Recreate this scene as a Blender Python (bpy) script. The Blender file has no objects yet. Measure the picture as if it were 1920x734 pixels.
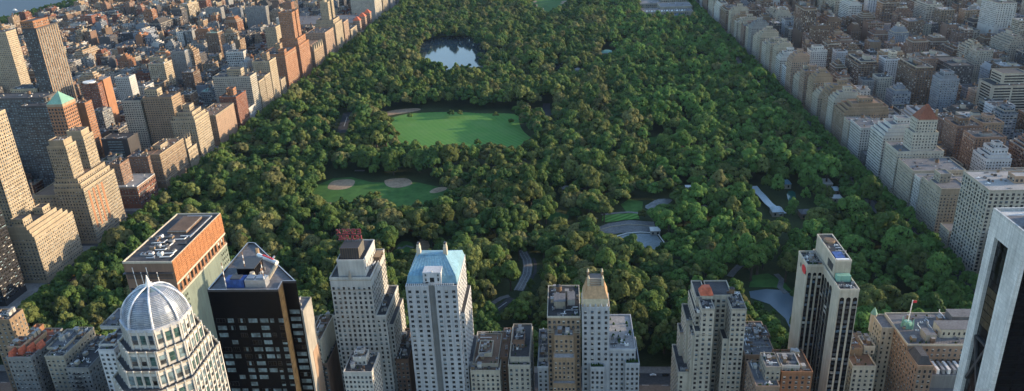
import bpy, math, random
import numpy as np
from mathutils import Vector, Matrix
random.seed(7)
R = math.radians
scene = bpy.context.scene
COL = scene.collection

# ------------------------------------------------------------------ camera model (world: x east, y north, z up, metres)
F = 1437.0; CX, CY = 960.0, 367.0; H = 345.0
_N = np.array([96., 606., -F]); _N /= np.linalg.norm(_N)
_D = np.array([150., -3433., -F]); _D /= np.linalg.norm(_D)
_U = -(_D - _N * (_D @ _N)); _U /= np.linalg.norm(_U)
_E = np.cross(_N, _U)
def ray(px, py):
    v = np.array([px - CX, CY - py, -F]); return np.array([_E @ v, _N @ v, _U @ v])
def gz(px, py, z=0.):                       # sight line meets the height z
    d = ray(px, py); t = (z - H) / d[2]; return (d[0] * t, d[1] * t, z)
def gy(px, py, Y):                          # ... meets the street line y=Y
    d = ray(px, py); t = Y / d[1]; return (d[0] * t, Y, d[2] * t + H)
def gx(px, py, X):                          # ... meets the avenue line x=X
    d = ray(px, py); t = X / d[0]; return (X, d[1] * t, d[2] * t + H)
def pr(x, y, z):
    v = x * _E + y * _N + (z - H) * _U
    if v[2] > -1: return (-9999., -9999.)
    return (CX - F * v[0] / v[2], CY + F * v[1] / v[2])
def fr(pl, prr, py, Y):
    a = gy(pl, py, Y); b = gy(prr, py, Y); return a[0], b[0], (a[2] + b[2]) / 2

# ------------------------------------------------------------------ materials
MATS = {}
def mat_base(name):
    m = bpy.data.materials.new(name); m.use_nodes = True
    nt = m.node_tree; b = nt.nodes['Principled BSDF']; MATS[name] = m
    return m, nt, b
def nd(nt, t, **k):
    n = nt.nodes.new(t)
    for a, v in k.items(): setattr(n, a, v)
    return n
def mixc(nt, fac, a, b, mode='MIX'):
    n = nd(nt, 'ShaderNodeMix', data_type='RGBA', blend_type=mode)
    for s, v in ((0, fac), (6, a), (7, b)):
        if hasattr(v, 'is_linked'): nt.links.new(v, n.inputs[s])
        elif s == 0: n.inputs[0].default_value = v
        else: n.inputs[s].default_value = (*v, 1)
    return n.outputs[2]
def noise(nt, scale, vec=None, detail=4, rough=.55):
    n = nd(nt, 'ShaderNodeTexNoise'); n.inputs['Scale'].default_value = scale
    n.inputs['Detail'].default_value = detail; n.inputs['Roughness'].default_value = rough
    if vec is not None: nt.links.new(vec, n.inputs['Vector'])
    return n.outputs['Fac']
def ramp(nt, f, p0, p1, c0=0., c1=1.):
    n = nd(nt, 'ShaderNodeMapRange'); nt.links.new(f, n.inputs[0])
    n.inputs[1].default_value = p0; n.inputs[2].default_value = p1; n.inputs[3].default_value = c0; n.inputs[4].default_value = c1
    return n.outputs[0]
def pos(nt, sx=1, sy=1, sz=1):
    g = nd(nt, 'ShaderNodeNewGeometry'); m = nd(nt, 'ShaderNodeMapping'); m.inputs['Scale'].default_value = (sx, sy, sz)
    nt.links.new(g.outputs['Position'], m.inputs['Vector']); return m.outputs[0]
def wall(name, c, rough=.85, dirt=.35, spec=.25):
    m, nt, b = mat_base(name)
    oi = nd(nt, 'ShaderNodeObjectInfo')
    br = ramp(nt, oi.outputs['Random'], 0, 1, .82, 1.12)
    big = noise(nt, .09, pos(nt), 5); streak = noise(nt, .8, pos(nt, 1, 1, .06), 4, .65); fine = noise(nt, 2.2, pos(nt), 2)
    f1 = ramp(nt, big, .3, .7, 1 - dirt * .5, 1.08); f2 = ramp(nt, streak, .35, .75, 1.05, 1 - dirt * .7); f3 = ramp(nt, fine, .3, .7, .92, 1.06)
    def mul(x, y):
        n = nd(nt, 'ShaderNodeMath', operation='MULTIPLY'); nt.links.new(x, n.inputs[0]); nt.links.new(y, n.inputs[1]); return n.outputs[0]
    t = mul(mul(br, f1), mul(f2, f3))
    vs = nd(nt, 'ShaderNodeVectorMath', operation='SCALE'); vs.inputs[0].default_value = c; nt.links.new(t, vs.inputs['Scale'])
    nt.links.new(vs.outputs[0], b.inputs['Base Color'])
    b.inputs['Roughness'].default_value = rough; b.inputs['Specular IOR Level'].default_value = spec
    return m
def plain(name, c, rough=.6, metal=0., spec=.5, var=0.):
    m, nt, b = mat_base(name)
    b.inputs['Roughness'].default_value = rough; b.inputs['Metallic'].default_value = metal; b.inputs['Specular IOR Level'].default_value = spec
    n = noise(nt, .6, pos(nt), 4); f = ramp(nt, n, .3, .7, 1 - .2 - var, 1.1 + var * .5)
    vs = nd(nt, 'ShaderNodeVectorMath', operation='SCALE'); vs.inputs[0].default_value = c; nt.links.new(f, vs.inputs['Scale'])
    nt.links.new(vs.outputs[0], b.inputs['Base Color'])
    return m
for n_, c_ in dict(limestone=(.37, .33, .265), cream=(.54, .48, .38), tan=(.30, .215, .14), brown=(.17, .115, .08), red=(.20, .085, .055), orange=(.31, .155, .085), sandstone=(.38, .31, .215), warmstone=(.40, .35, .27),
                   grey=(.24, .24, .235), white=(.50, .485, .45), pink=(.34, .235, .165), dark=(.09, .085, .085), khaki=(.41, .375, .31), bluegrey=(.22, .24, .27), blackbrick=(.035, .035, .04),
                   greengrey=(.20, .24, .20), hotel_white=(.47, .485, .505), umber=(.22, .14, .10)).items():
    wall(n_, c_)
def roofmat(name, c, dirt=.5, patch=.35):
    m = wall(name, c, .95, dirt); nt = m.node_tree; b = nt.nodes['Principled BSDF']; src = b.inputs['Base Color'].links[0].from_socket
    v = nd(nt, 'ShaderNodeTexVoronoi', distance='CHEBYCHEV'); v.inputs['Scale'].default_value = .16; nt.links.new(pos(nt, 1, 1, 0), v.inputs['Vector'])
    sp = nd(nt, 'ShaderNodeSeparateColor'); nt.links.new(v.outputs['Color'], sp.inputs[0]); f = ramp(nt, sp.outputs[0], 0, 1, 1 - patch, 1 + patch * 1.3)
    v2 = nd(nt, 'ShaderNodeTexVoronoi', feature='DISTANCE_TO_EDGE'); v2.inputs['Scale'].default_value = .3; nt.links.new(pos(nt, 1, 1, 0), v2.inputs['Vector']); f2 = ramp(nt, v2.outputs['Distance'], 0, .06, .6, 1)
    mu = nd(nt, 'ShaderNodeMath', operation='MULTIPLY'); nt.links.new(f, mu.inputs[0]); nt.links.new(f2, mu.inputs[1])
    vs = nd(nt, 'ShaderNodeVectorMath', operation='SCALE'); nt.links.new(src, vs.inputs[0]); nt.links.new(mu.outputs[0], vs.inputs['Scale']); nt.links.new(vs.outputs[0], b.inputs['Base Color'])
for n_, c_ in dict(roof_tar=(.06, .06, .066), roof_grey=(.13, .135, .145), roof_pale=(.26, .26, .26), roof_red=(.27, .10, .06), roof_brown=(.16, .11, .08)).items(): roofmat(n_, c_)
wall('concrete', (.36, .34, .30), .9, .6); wall('roof_tar', (.075, .075, .08), .95, .6); wall('roof_grey', (.19, .19, .20), .95, .6); wall('roof_pale', (.36, .35, .34), .9, .5)
wall('roof_red', (.27, .10, .06), .85, .5); wall('roof_brown', (.20, .13, .09), .9, .5); wall('copper', (.21, .38, .48), .5, .5); wall('copper_green', (.22, .42, .33), .6, .4)
m = wall('travertine', (.60, .60, .58), .6, .45); nt = m.node_tree; b = nt.nodes['Principled BSDF']; src = b.inputs['Base Color'].links[0].from_socket
g_ = nd(nt, 'ShaderNodeNewGeometry'); sx = nd(nt, 'ShaderNodeSeparateXYZ'); nt.links.new(g_.outputs['Position'], sx.inputs[0]); ad = nd(nt, 'ShaderNodeMath', operation='ADD'); nt.links.new(sx.outputs[0], ad.inputs[0]); nt.links.new(sx.outputs[1], ad.inputs[1]); cb = nd(nt, 'ShaderNodeCombineXYZ'); nt.links.new(ad.outputs[0], cb.inputs[0]); nt.links.new(sx.outputs[2], cb.inputs[1])
bk_ = nd(nt, 'ShaderNodeTexBrick'); bk_.inputs['Scale'].default_value = 1; bk_.inputs['Brick Width'].default_value = 1.6; bk_.inputs['Row Height'].default_value = 1.85; bk_.inputs['Mortar Size'].default_value = .045; bk_.inputs['Color1'].default_value = (1, 1, 1, 1); bk_.inputs['Color2'].default_value = (.86, .87, .88, 1); bk_.inputs['Mortar'].default_value = (.55, .55, .55, 1); bk_.offset = 0; nt.links.new(cb.outputs[0], bk_.inputs['Vector'])
nt.links.new(mixc(nt, 1., src, bk_.outputs['Color'], 'MULTIPLY'), b.inputs['Base Color'])
plain('metal', (.45, .46, .48), .4, .6); plain('metal_dark', (.06, .06, .065), .5, .3); plain('white_paint', (.75, .74, .72), .5); plain('wood', (.16, .10, .06), .9)
plain('louvre', (.33, .15, .07), .6, 0, .3, .15); plain('blue_plant', (.03, .08, .28), .5, 0, .5, .3); plain('gold', (.46, .30, .17), .5, .3, .5, .1); plain('gold_pale', (.55, .48, .34), .5, .1)
plain('sign_red', (.42, .06, .07), .5); plain('logo_red', (.62, .04, .05), .5); plain('red_tile', (.50, .13, .07), .8, 0, .3, .15); plain('dome_rib', (.54, .57, .63), .4, .3, .5, .2); plain('dome_louvre', (.20, .24, .30), .4, .3)
plain('black_panel', (.006, .006, .007), .25, 0, .12); plain('bronze', (.085, .066, .04), .45, .4, .4, .4); plain('arcade_glass', (.46, .54, .58), .35); plain('planting', (.035, .07, .02), .95, 0, .1, .3)
def glass(name, c, rough=.12, spec=.6):
    m, nt, b = mat_base(name); b.inputs['Roughness'].default_value = rough; b.inputs['Specular IOR Level'].default_value = spec
    oi = nd(nt, 'ShaderNodeObjectInfo'); n = noise(nt, .45, pos(nt), 1)
    f = ramp(nt, n, .35, .65, .5, 1.6)
    vs = nd(nt, 'ShaderNodeVectorMath', operation='SCALE'); vs.inputs[0].default_value = c; nt.links.new(f, vs.inputs['Scale'])
    nt.links.new(vs.outputs[0], b.inputs['Base Color'])
glass('glass_dark', (.015, .017, .02)); glass('glass_mid', (.05, .055, .06)); glass('glass_blue', (.05, .08, .11), .06, .9); glass('blind', (.30, .29, .26), .5, .3)
glass('glass_green', (.035, .075, .07), .15, .7); glass('glass_black', (.004, .004, .005), .1, .22); glass('glass_pale', (.12, .17, .19), .3, .4)
plain('frame', (.22, .215, .21), .6); plain('frame_dark', (.03, .03, .03), .5)
GL = ['glass_dark', 'glass_dark', 'glass_mid', 'glass_dark', 'blind', 'glass_blue']

# ------------------------------------------------------------------ mesh builder
class MB:
    def __init__(s): s.v = []; s.f = []; s.m = []
    def quad(s, a, b, c, d, m):
        i = len(s.v); s.v += [a, b, c, d]; s.f.append((i, i + 1, i + 2, i + 3)); s.m.append(m)
    def tri(s, a, b, c, m):
        i = len(s.v); s.v += [a, b, c]; s.f.append((i, i + 1, i + 2)); s.m.append(m)
    def box(s, x0, x1, y0, y1, z0, z1, m, top=None, bottom=True):
        i = len(s.v)
        s.v += [(x0, y0, z0), (x1, y0, z0), (x1, y1, z0), (x0, y1, z0), (x0, y0, z1), (x1, y0, z1), (x1, y1, z1), (x0, y1, z1)]
        fs = [(0, 1, 5, 4), (1, 2, 6, 5), (2, 3, 7, 6), (3, 0, 4, 7), (4, 5, 6, 7)] + ([(3, 2, 1, 0)] if bottom else [])
        for k, q in enumerate(fs): s.f.append(tuple(i + j for j in q)); s.m.append(top if (k == 4 and top) else m)
    def prism(s, poly, z0, z1, m, top=None, bottom=True):
        n = len(poly); i = len(s.v)
        s.v += [(x, y, z0) for x, y in poly] + [(x, y, z1) for x, y in poly]
        for k in range(n): s.f.append((i + k, i + (k + 1) % n, i + n + (k + 1) % n, i + n + k)); s.m.append(m)
        s.f.append(tuple(i + n + k for k in range(n))); s.m.append(top or m)
        if bottom: s.f.append(tuple(i + n - 1 - k for k in range(n))); s.m.append(m)
    def frustum(s, p0, z0, p1, z1, m):
        n = len(p0); i = len(s.v); s.v += [(x, y, z0) for x, y in p0] + [(x, y, z1) for x, y in p1]
        for k in range(n): s.f.append((i + k, i + (k + 1) % n, i + n + (k + 1) % n, i + n + k)); s.m.append(m)
        s.f.append(tuple(i + n + k for k in range(n))); s.m.append(m)
    def cyl(s, x, y, z0, z1, r0, r1, m, n=10):
        a = [(math.cos(2 * math.pi * k / n), math.sin(2 * math.pi * k / n)) for k in range(n)]
        s.frustum([(x + r0 * c, y + r0 * t) for c, t in a], z0, [(x + r1 * c, y + r1 * t) for c, t in a], z1, m)
    def bar(s, a, b, r, m, n=5):
        a = Vector(a); b = Vector(b); d = (b - a).normalized(); u = d.orthogonal().normalized(); w = d.cross(u); i = len(s.v)
        for p in (a, b):
            for k in range(n):
                t = 2 * math.pi * k / n; s.v.append(tuple(p + (u * math.cos(t) + w * math.sin(t)) * r))
        for k in range(n): s.f.append((i + k, i + (k + 1) % n, i + n + (k + 1) % n, i + n + k)); s.m.append(m)
        s.f.append(tuple(i + k for k in range(n))[::-1]); s.m.append(m); s.f.append(tuple(i + n + k for k in range(n))); s.m.append(m)
    def mesh(s, name, off=(0, 0, 0)):
        me = bpy.data.meshes.new(name)
        if off != (0, 0, 0): v = (np.array(s.v, dtype=float) - np.array(off)).tolist()
        else: v = s.v
        me.from_pydata(v, [], s.f)
        names = list(dict.fromkeys(s.m))
        for n in names: me.materials.append(MATS[n])
        ix = {n: k for k, n in enumerate(names)}
        me.polygons.foreach_set('material_index', np.array([ix[m] for m in s.m], dtype=np.int32)); me.update()
        return me
    def build(s, name, parent=None, smooth=False):
        if not s.f: return None
        off = tuple(parent.matrix_world.translation) if parent else (0, 0, 0)
        me = s.mesh(name, off)
        if smooth: me.shade_smooth()
        o = bpy.data.objects.new(name, me); COL.objects.link(o)
        if parent: o.parent = parent
        return o
def tag(o, label=None, cat=None, group=None, kind=None):
    if label: o['label'] = label
    if cat: o['category'] = cat
    if group: o['group'] = group
    if kind: o['kind'] = kind
    return o
def root(name, label, cat, loc, group=None):
    o = bpy.data.objects.new(name, None); o.location = loc; COL.objects.link(o); o.empty_display_size = 5
    o.matrix_world = Matrix.Translation(loc)
    return tag(o, label, cat, group)
def struct(name, mb): return tag(mb.build(name), kind='structure')

# ------------------------------------------------------------------ windows
_wcache = {}
def win_tpl(w, h, v, fm):
    """one window facing -y, centred: frame plate, two panes, and for some an air conditioner"""
    mb = MB(); g = {0: ('glass_dark', 'glass_dark'), 1: ('blind', 'glass_dark'), 2: ('glass_blue', 'glass_mid'), 3: ('glass_mid', 'glass_dark'), 4: ('glass_pale', 'glass_mid'), 5: ('glass_green', 'glass_green'),
                    6: ('glass_black', 'glass_black'), 7: ('glass_black', 'glass_pale'), 8: ('glass_pale', 'glass_pale')}[v]
    mb.box(-w / 2, w / 2, -.05, .05, -h / 2, h / 2, fm)
    t = .09
    if w > 2.4:
        n = 3; pw = (w - t * (n + 1)) / n
        for k in range(n):
            a = -w / 2 + t + k * (pw + t); mb.box(a, a + pw, -.08, -.04, -h / 2 + t, h / 2 - t, g[k % 2])
    else:
        mb.box(-w / 2 + t, w / 2 - t, -.08, -.04, t / 2, h / 2 - t, g[0]); mb.box(-w / 2 + t, w / 2 - t, -.08, -.04, -h / 2 + t, -t / 2, g[1])
    if fm == 'frame': mb.box(-w / 2 - .1, w / 2 + .1, -.16, .02, -h / 2 - .14, -h / 2 - .02, 'concrete')
    return mb
_ac = []
def ac_mesh():
    if not _ac:
        m = MB(); m.box(-.38, .38, -.5, -.09, 0, .5, 'metal'); m.box(-.3, .3, -.52, -.5, .08, .42, 'metal_dark'); _ac.append(m.mesh('air_conditioner'))
    return _ac[0]
ROT = {'S': 0., 'E': math.pi / 2, 'W': -math.pi / 2, 'N': math.pi}
def place_windows(rt, cands, most=100, name='window'):
    """the 100 that show largest as objects of their own, the rest as one part"""
    cam = np.array([0, 0, H]); cands.sort(key=lambda c: (c[0] ** 2 + c[1] ** 2 + (c[2] - H) ** 2) / (c[4] * c[5]))
    off = rt.matrix_world.translation
    rest = MB()
    for k, (x, y, z, side, w, h, v, fm) in enumerate(cands):
        key = (round(w, 2), round(h, 2), v, fm)
        if key not in _wcache: _wcache[key] = (win_tpl(*key), None)
        tpl, me = _wcache[key]
        ang = ROT[side] if isinstance(side, str) else side
        if k < most:
            if me is None: me = tpl.mesh('window'); _wcache[key] = (tpl, me)
            o = bpy.data.objects.new(name, me); o.location = (x - off.x, y - off.y, z - off.z); o.rotation_euler = (0, 0, ang); o.parent = rt; COL.objects.link(o)
            if v == 3: q = bpy.data.objects.new('air_conditioner', ac_mesh()); q.location = (0, 0, -h / 2 + .06); q.parent = o; COL.objects.link(q)
        else:
            c, s = math.cos(ang), math.sin(ang); i = len(rest.v)
            rest.v += [(x + a * c - b * s, y + a * s + b * c, z + q) for a, b, q in tpl.v]
            rest.f += [tuple(i + j for j in f) for f in tpl.f]; rest.m += tpl.m
    if rest.f:
        o = rest.build(name, rt); o['kind'] = 'stuff'

VOLS = []          # every solid, for sight tests
def roof_mess(rt, x0, x1, y0, y1, z, seed, k=1.0):
    """ducts, stair heads, planters and railings of an old roof, each its own part"""
    g = random.Random(seed); w, d = x1 - x0, y1 - y0
    if w < 5 or d < 5: return
    for _ in range(int(3 * k)):
        a = g.uniform(x0 + 1, x1 - 3); b = g.uniform(y0 + 1, y1 - 3); q = g.uniform(1.4, 2.6); hh = g.uniform(1.8, 3.4); m = MB(); m.box(a, a + q, b, b + q * 1.3, z, z + hh, g.choice(['tan', 'limestone', 'umber', 'white', 'concrete']), top='roof_tar'); m.box(a - .12, a + q + .12, b - .12, b + q * 1.3 + .12, z + hh + .01, z + hh + .18, 'roof_pale'); m.build('stair_head', rt)
    for _ in range(int(3 * k)):
        a = g.uniform(x0 + 1, x1 - 2); b = g.uniform(y0 + 1, y1 - 4); L = g.uniform(2.5, min(8, d * .5)); m = MB(); c = g.choice(['metal', 'roof_pale', 'white_paint'])
        if g.random() < .5: m.bar((a, b, z + .7), (a, b + L, z + .7), .28, c, 6); m.bar((a, b + L, z + .7), (a + .01, b + L, z + 2.2), .28, c, 6)
        else: m.bar((a, b, z + .6), (min(a + L, x1 - .6), b, z + .6), .25, c, 6)
        m.build('duct', rt)
    for _ in range(int(4 * k)):
        a = g.uniform(x0 + .6, x1 - 1.2); b = g.choice([y0 + .7, y1 - 1.4, g.uniform(y0 + 1, y1 - 1)]); m = MB(); m.box(a, a + .9, b, b + .7, z, z + .5, 'wood'); m.cyl(a + .45, b + .35, z + .5, z + g.uniform(1, 2), .55, .15, 'planting', 6); m.build('planter', rt)
    for yy in (y0 + .9,):
        m = MB(); n = max(3, int(w / 1.6))
        for i in range(n + 1): m.box(x0 + .5 + (w - 1) * i / n - .04, x0 + .5 + (w - 1) * i / n + .04, yy, yy + .08, z, z + 1.9, 'metal_dark')
        m.box(x0 + .5, x1 - .5, yy, yy + .08, z + 1.85, z + 1.93, 'metal_dark'); m.box(x0 + .5, x1 - .5, yy, yy + .08, z + 1.2, z + 1.28, 'metal_dark'); m.build('railing', rt)
    m = MB(); a = g.uniform(x0 + 1, x1 - 1); b = g.uniform(y0 + 1, y1 - 1); m.bar((a, b, z), (a, b, z + g.uniform(3, 5)), .07, 'metal_dark', 4); m.build('aerial', rt)
class Hero:
    def __init__(s, name, label, mat, x, y, cat='building', roof='roof_tar', wins=None, fm='frame', group=None):
        s.rt = root(name, label, cat, (x, y, 0), group); s.mat = mat; s.roof = roof; s.vols = []; s.W = MB(); s.R = MB(); s.P = MB(); s.C = []; s.fm = fm
        s.wins = wins or [0, 0, 1, 3, 4, 0, 2, 1]; s.solid = []
    def v(s, x0, x1, y0, y1, z1, z0=0., S=None, E=None, W=None, N=None, mat=None, roof=None, par=1.0, pmat=None, top=1.4, sills=True):
        s.vols.append((x0, x1, y0, y1, z0, z1)); VOLS.append((x0, x1, y0, y1, z0, z1))
        m = mat or s.mat
        s.W.box(x0, x1, y0, y1, z0, z1, m, bottom=False)
        t = .35; s.R = MB(); s.P = MB()
        if par and x1 - x0 > 3 and y1 - y0 > 3:
            p = pmat or m
            s.P.box(x0 - .12, x1 + .12, y0 - .12, y0 + t, z1 - .3, z1 + par, p); s.P.box(x0 - .12, x1 + .12, y1 - t, y1 + .12, z1 - .3, z1 + par, p)
            s.P.box(x0 - .12, x0 + t, y0 + t, y1 - t, z1 - .3, z1 + par, p); s.P.box(x1 - t, x1 + .12, y0 + t, y1 - t, z1 - .3, z1 + par, p)
            s.R.box(x0 + t, x1 - t, y0 + t, y1 - t, z1 + .02, z1 + .12, roof or s.roof)
        else: s.R.box(x0, x1, y0, y1, z1 + .02, z1 + .12, roof or s.roof)
        s.R.build('roof', s.rt); s.P.build('parapet', s.rt)
        for side, sp in (('S', S), ('E', E), ('W', W), ('N', N)):
            if not sp: continue
            if len(sp) == 4: bay, fl, w, h = sp; zlo, zhi = z0, z1
            else: bay, fl, w, h, zlo, zhi = sp
            L = (x1 - x0) if side in 'SN' else (y1 - y0)
            n = max(1, int(round(L / bay))); st = L / n
            if w > st * .92: w = st * .9
            nf = int((zhi - zlo - top) / fl)
            for f in range(nf):
                z = zhi - top - fl * (f + .5)
                if z < 4: break
                for k in range(n):
                    a = (k + .5) * st
                    if side == 'S': s.C.append((x0 + a, y0, z, side, w, h))
                    elif side == 'N': s.C.append((x0 + a, y1, z, side, w, h))
                    elif side == 'E': s.C.append((x1, y0 + a, z, side, w, h))
                    else: s.C.append((x0, y0 + a, z, side, w, h))
    def bands(s, zs, mat, i=0, out=.25, h=.6):
        x0, x1, y0, y1, z0, z1 = s.vols[i]; mb = MB()
        for z in zs:
            mb.box(x0 - out, x1 + out, y0 - out, y0 - .02, z, z + h, mat)
            mb.box(x1 + .02, x1 + out, y0 - out, y1 + out, z, z + h, mat) if x0 < 0 else mb.box(x0 - out, x0 - .02, y0 - out, y1 + out, z, z + h, mat)
        o = mb.build('cornice', s.rt)
    def part(s, name, fn):
        mb = MB(); fn(mb); return mb.build(name, s.rt)
    def bulk(s, x0, x1, y0, y1, z0, z1, mat=None):
        mb = MB(); mb.box(x0, x1, y0, y1, z0, z1, mat or s.mat, top='roof_tar'); mb.box(x0 - .15, x1 + .15, y0 - .15, y1 + .15, z1 + .01, z1 + .35, 'concrete', top='roof_grey'); mb.build('bulkhead', s.rt); VOLS.append((x0, x1, y0, y1, z0, z1))
    def tank(s, x, y, z, r=1.9): tank_obj(x, y, z, r, s.rt)
    def clutter(s, x0, x1, y0, y1, z, n=8, seed=0):
        rg = random.Random(seed + int(x0 * 7 + y0)); n = int(n * 1.5)
        for k in range(n):
            x = rg.uniform(x0, x1); y = rg.uniform(y0, y1); w = rg.uniform(.6, 2.4); d = rg.uniform(.6, 2.0); h = rg.uniform(.5, 2.0)
            roof_unit_mb(x, y, z, w, d, h, rg).build('roof_unit', s.rt)
    def done(s, most=100):
        s.W.build('wall', s.rt)
        rg = random.Random(len(s.C)); out = []
        for x, y, z, side, w, h in s.C:
            if not isinstance(side, str): out.append((x, y, z, side, w, h, rg.choice(s.wins), s.fm)); continue
            nx, ny = {'S': (0, -1), 'E': (1, 0), 'W': (-1, 0), 'N': (0, 1)}[side]
            if side in 'SN': tests = [(x - w / 2, y), (x + w / 2, y)]
            else: tests = [(x, y - w / 2), (x, y + w / 2)]
            bad = False
            for a, b, c, d, e, f in s.vols + s.solid:
                for tx, ty in tests:
                    X = tx + nx * .5; Y = ty + ny * .5
                    if a - .3 < X < b + .3 and c - .3 < Y < d + .3 and e - .5 < z < f + .8: bad = True; break
                if bad: break
            if not bad: out.append((x, y, z, side, w, h, rg.choice(s.wins), s.fm))
        place_windows(s.rt, out, most)
        return s
def tank_obj(x, y, z, r, rt):
    mb = MB(); mb.cyl(x, y, z + 2.4, z + 2.4 + r * 1.9, r, r * .94, 'wood', 12); o = mb.build('water_tank', rt); off = rt.matrix_world.translation
    m = MB(); m.cyl(x, y, z + 2.4 + r * 1.9, z + 2.4 + r * 2.6, r * 1.08, .1, 'roof_tar', 12); c = bpy.data.objects.new('tank_lid', m.mesh('tank_lid', tuple(off))); c.parent = o; COL.objects.link(c)
    for a in range(4):
        cc, t = math.cos(a * math.pi / 2 + .8) * r * .75, math.sin(a * math.pi / 2 + .8) * r * .75
        m = MB(); m.box(x + cc - .12, x + cc + .12, y + t - .12, y + t + .12, z, z + 2.4, 'metal_dark'); c = bpy.data.objects.new('leg', m.mesh('leg', tuple(off))); c.parent = o; COL.objects.link(c)
    return o
def tank_mb(x, y, z, r=1.9):
    mb = MB()
    for a in range(4):
        c, t = math.cos(a * math.pi / 2 + .8) * r * .75, math.sin(a * math.pi / 2 + .8) * r * .75
        mb.box(x + c - .12, x + c + .12, y + t - .12, y + t + .12, z, z + 2.4, 'metal_dark')
    mb.cyl(x, y, z + 2.4, z + 2.4 + r * 1.9, r, r * .94, 'wood', 12); mb.cyl(x, y, z + 2.4 + r * 1.9, z + 2.4 + r * 2.6, r * 1.08, .1, 'roof_tar', 12)
    return mb
def roof_unit_mb(x, y, z, w, d, h, rg):
    mb = MB(); m = rg.choice(['metal', 'metal', 'roof_grey', 'white_paint', 'roof_pale', 'metal_dark', 'concrete'])
    k = rg.random()
    if k < .55:
        mb.box(x - w / 2, x + w / 2, y - d / 2, y + d / 2, z, z + h, m); mb.cyl(x, y, z + h, z + h + .25, min(w, d) * .35, min(w, d) * .35, 'metal_dark', 8)
    elif k < .8:
        mb.box(x - w, x + w, y - .3, y + .3, z + .3, z + .9, m); mb.box(x - .3 + w * .5, x + .3 + w * .5, y, y + d * 1.5, z + .3, z + .85, m)
        mb.box(x - w, x - w + .3, y - .3, y + .3, z, z + .3, m)
    else:
        mb.box(x - w / 2, x + w / 2, y - d / 2, y + d / 2, z, z + h * 1.3, rg.choice(['umber', 'tan', 'concrete'])); mb.box(x - w / 2 - .1, x + w / 2 + .1, y - d / 2 - .1, y + d / 2 + .1, z + h * 1.3 + .01, z + h * 1.3 + .2, 'roof_grey')
    return mb
# ------------------------------------------------------------------ towers south of the park
def rect(x0, x1, y0, y1): return [(x0, y0), (x1, y0), (x1, y1), (x0, y1)]
# hotel with the sign on its roof
wall('hotel_stone', (.50, .49, .46)); x0, x1, z = fr(618, 695, 523, 402)
h = Hero('hotel_tower', 'tall pale stone hotel tower carrying a red rooftop sign seen from behind', 'hotel_stone', (x0 + x1) / 2, 402, 'hotel', wins=[0, 0, 0, 3, 1, 4])
h.v(x0, x1, 402, 440, z, S=(3.0, 3.35, 1.5, 1.9), E=(3.2, 3.35, 1.5, 1.9), top=5)
xa, xb, z2 = fr(631, 682, 490, 404); h.v(xa, xb, 404.2, 432, z2, z, E=(4, 4, 1.2, 2.2), top=4, par=.8)
h.v(x1, x1 + 6.5, 402.5, 440, z - 27, S=(3, 3.35, 1.4, 1.9), E=(3.2, 3.35, 1.5, 1.9)); h.v(x0 - 1.8, x0, 403, 440, z - 26, S=(2, 3.35, 1.2, 1.9))
h.v(x1 + 6.5, x1 + 9, 408, 440, z - 36, S=(3, 3.35, 1.2, 1.9), E=(3.2, 3.35, 1.5, 1.9))
xc, xd, z3 = fr(637, 671, 466, 407); 
mb = MB(); mb.box(xc, xd, 407, 420, z2 + .1, z3, 'dark', top='metal_dark')
for k in range(9):
    a = xc + (xd - xc) * k / 8; mb.box(a - .15, a + .15, 406.7, 407, z2 + .1, z3 + .3, 'brown')
for k in range(6): mb.box(xd + .02, xd + .25, 407.5 + k * 2.2, 408.2 + k * 2.2, z2 + .1, z3 + .3, 'limestone')
mb.build('cooling_tower', h.rt)
mb = MB(); mb.cyl((x0 + x1) / 2, 402.3, z, z + 5.5, 1.2, .2, 'limestone', 6); mb.build('finial', h.rt)
h.bands([z - 8, z - 1.2], 'limestone', 0, .3, .5); h.clutter(x1 + 1, x1 + 5.5, 404, 432, z - 26.9, 7); h.clutter(xb + .3, xb + 1.2, 410, 436, z + .1, 4)
h.part('fire_stair', lambda m: [m.box(x1 - 3, x1 + .8, 424 + k * 3, 424.4 + k * 3, z + .1, z + 3, 'brown') for k in range(4)] and m.box(x1 - 3, x1 + .8, 424, 433.5, z + 3, z + 3.3, 'tan'))
h.done(); ESX = (xc, xd, z3)
# its sign faces the park: letters read mirrored from behind
sg = root('rooftop_sign', 'two-line red rooftop sign on open steel frame above pale hotel tower, seen from behind', 'sign', ((xc + xd) / 2, 417, z3))
xs0, xs1, zs1 = fr(629, 676, 431, 417); zs0 = z3 + 1.0
def letters(txt, xl, xr, zb, hh):
    """letters facing north (+y): read left to right by someone in the park"""
    n = len(txt); w = (xr - xl) / n
    S = {'E': [(0, 0, 0, 1), (0, 0, 1, 0), (0, .5, .8, .5), (0, 1, 1, 1)], 'S': [(0, 0, 1, 0), (1, 0, 1, .5), (0, .5, 1, .5), (0, .5, 0, 1), (0, 1, 1, 1)], 'X': [(0, 0, 1, 1), (0, 1, 1, 0)],
         'H': [(0, 0, 0, 1), (1, 0, 1, 1), (0, .5, 1, .5)], 'O': [(0, 0, 0, 1), (1, 0, 1, 1), (0, 0, 1, 0), (0, 1, 1, 1)], 'U': [(0, 0, 0, 1), (1, 0, 1, 1), (0, 0, 1, 0)]}
    for k, ch in enumerate(txt):
        mb = MB()
        for a, b, c, d in S[ch]:
            lw = w * .68; X = lambda t: xr - k * w - t * lw - w * .15
            mb.bar((X(a), 417.3, zb + b * hh), (X(c), 417.3, zb + d * hh), .42, 'sign_red', 4)
        mb.build('letter', sg)
mid = (zs0 + zs1) / 2
letters('ESSEX', xs0, xs1, mid + .5, zs1 - mid - .5); letters('HOUSE', xs0 + .3, xs1 + .2, zs0, mid - zs0 - .6)
mb = MB()
for zz in (zs0 - .7, mid - .1, mid + .1, zs1 + .4): mb.box(xs0, xs1, 416.6, 416.8, zz, zz + .15, 'metal_dark')
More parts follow.
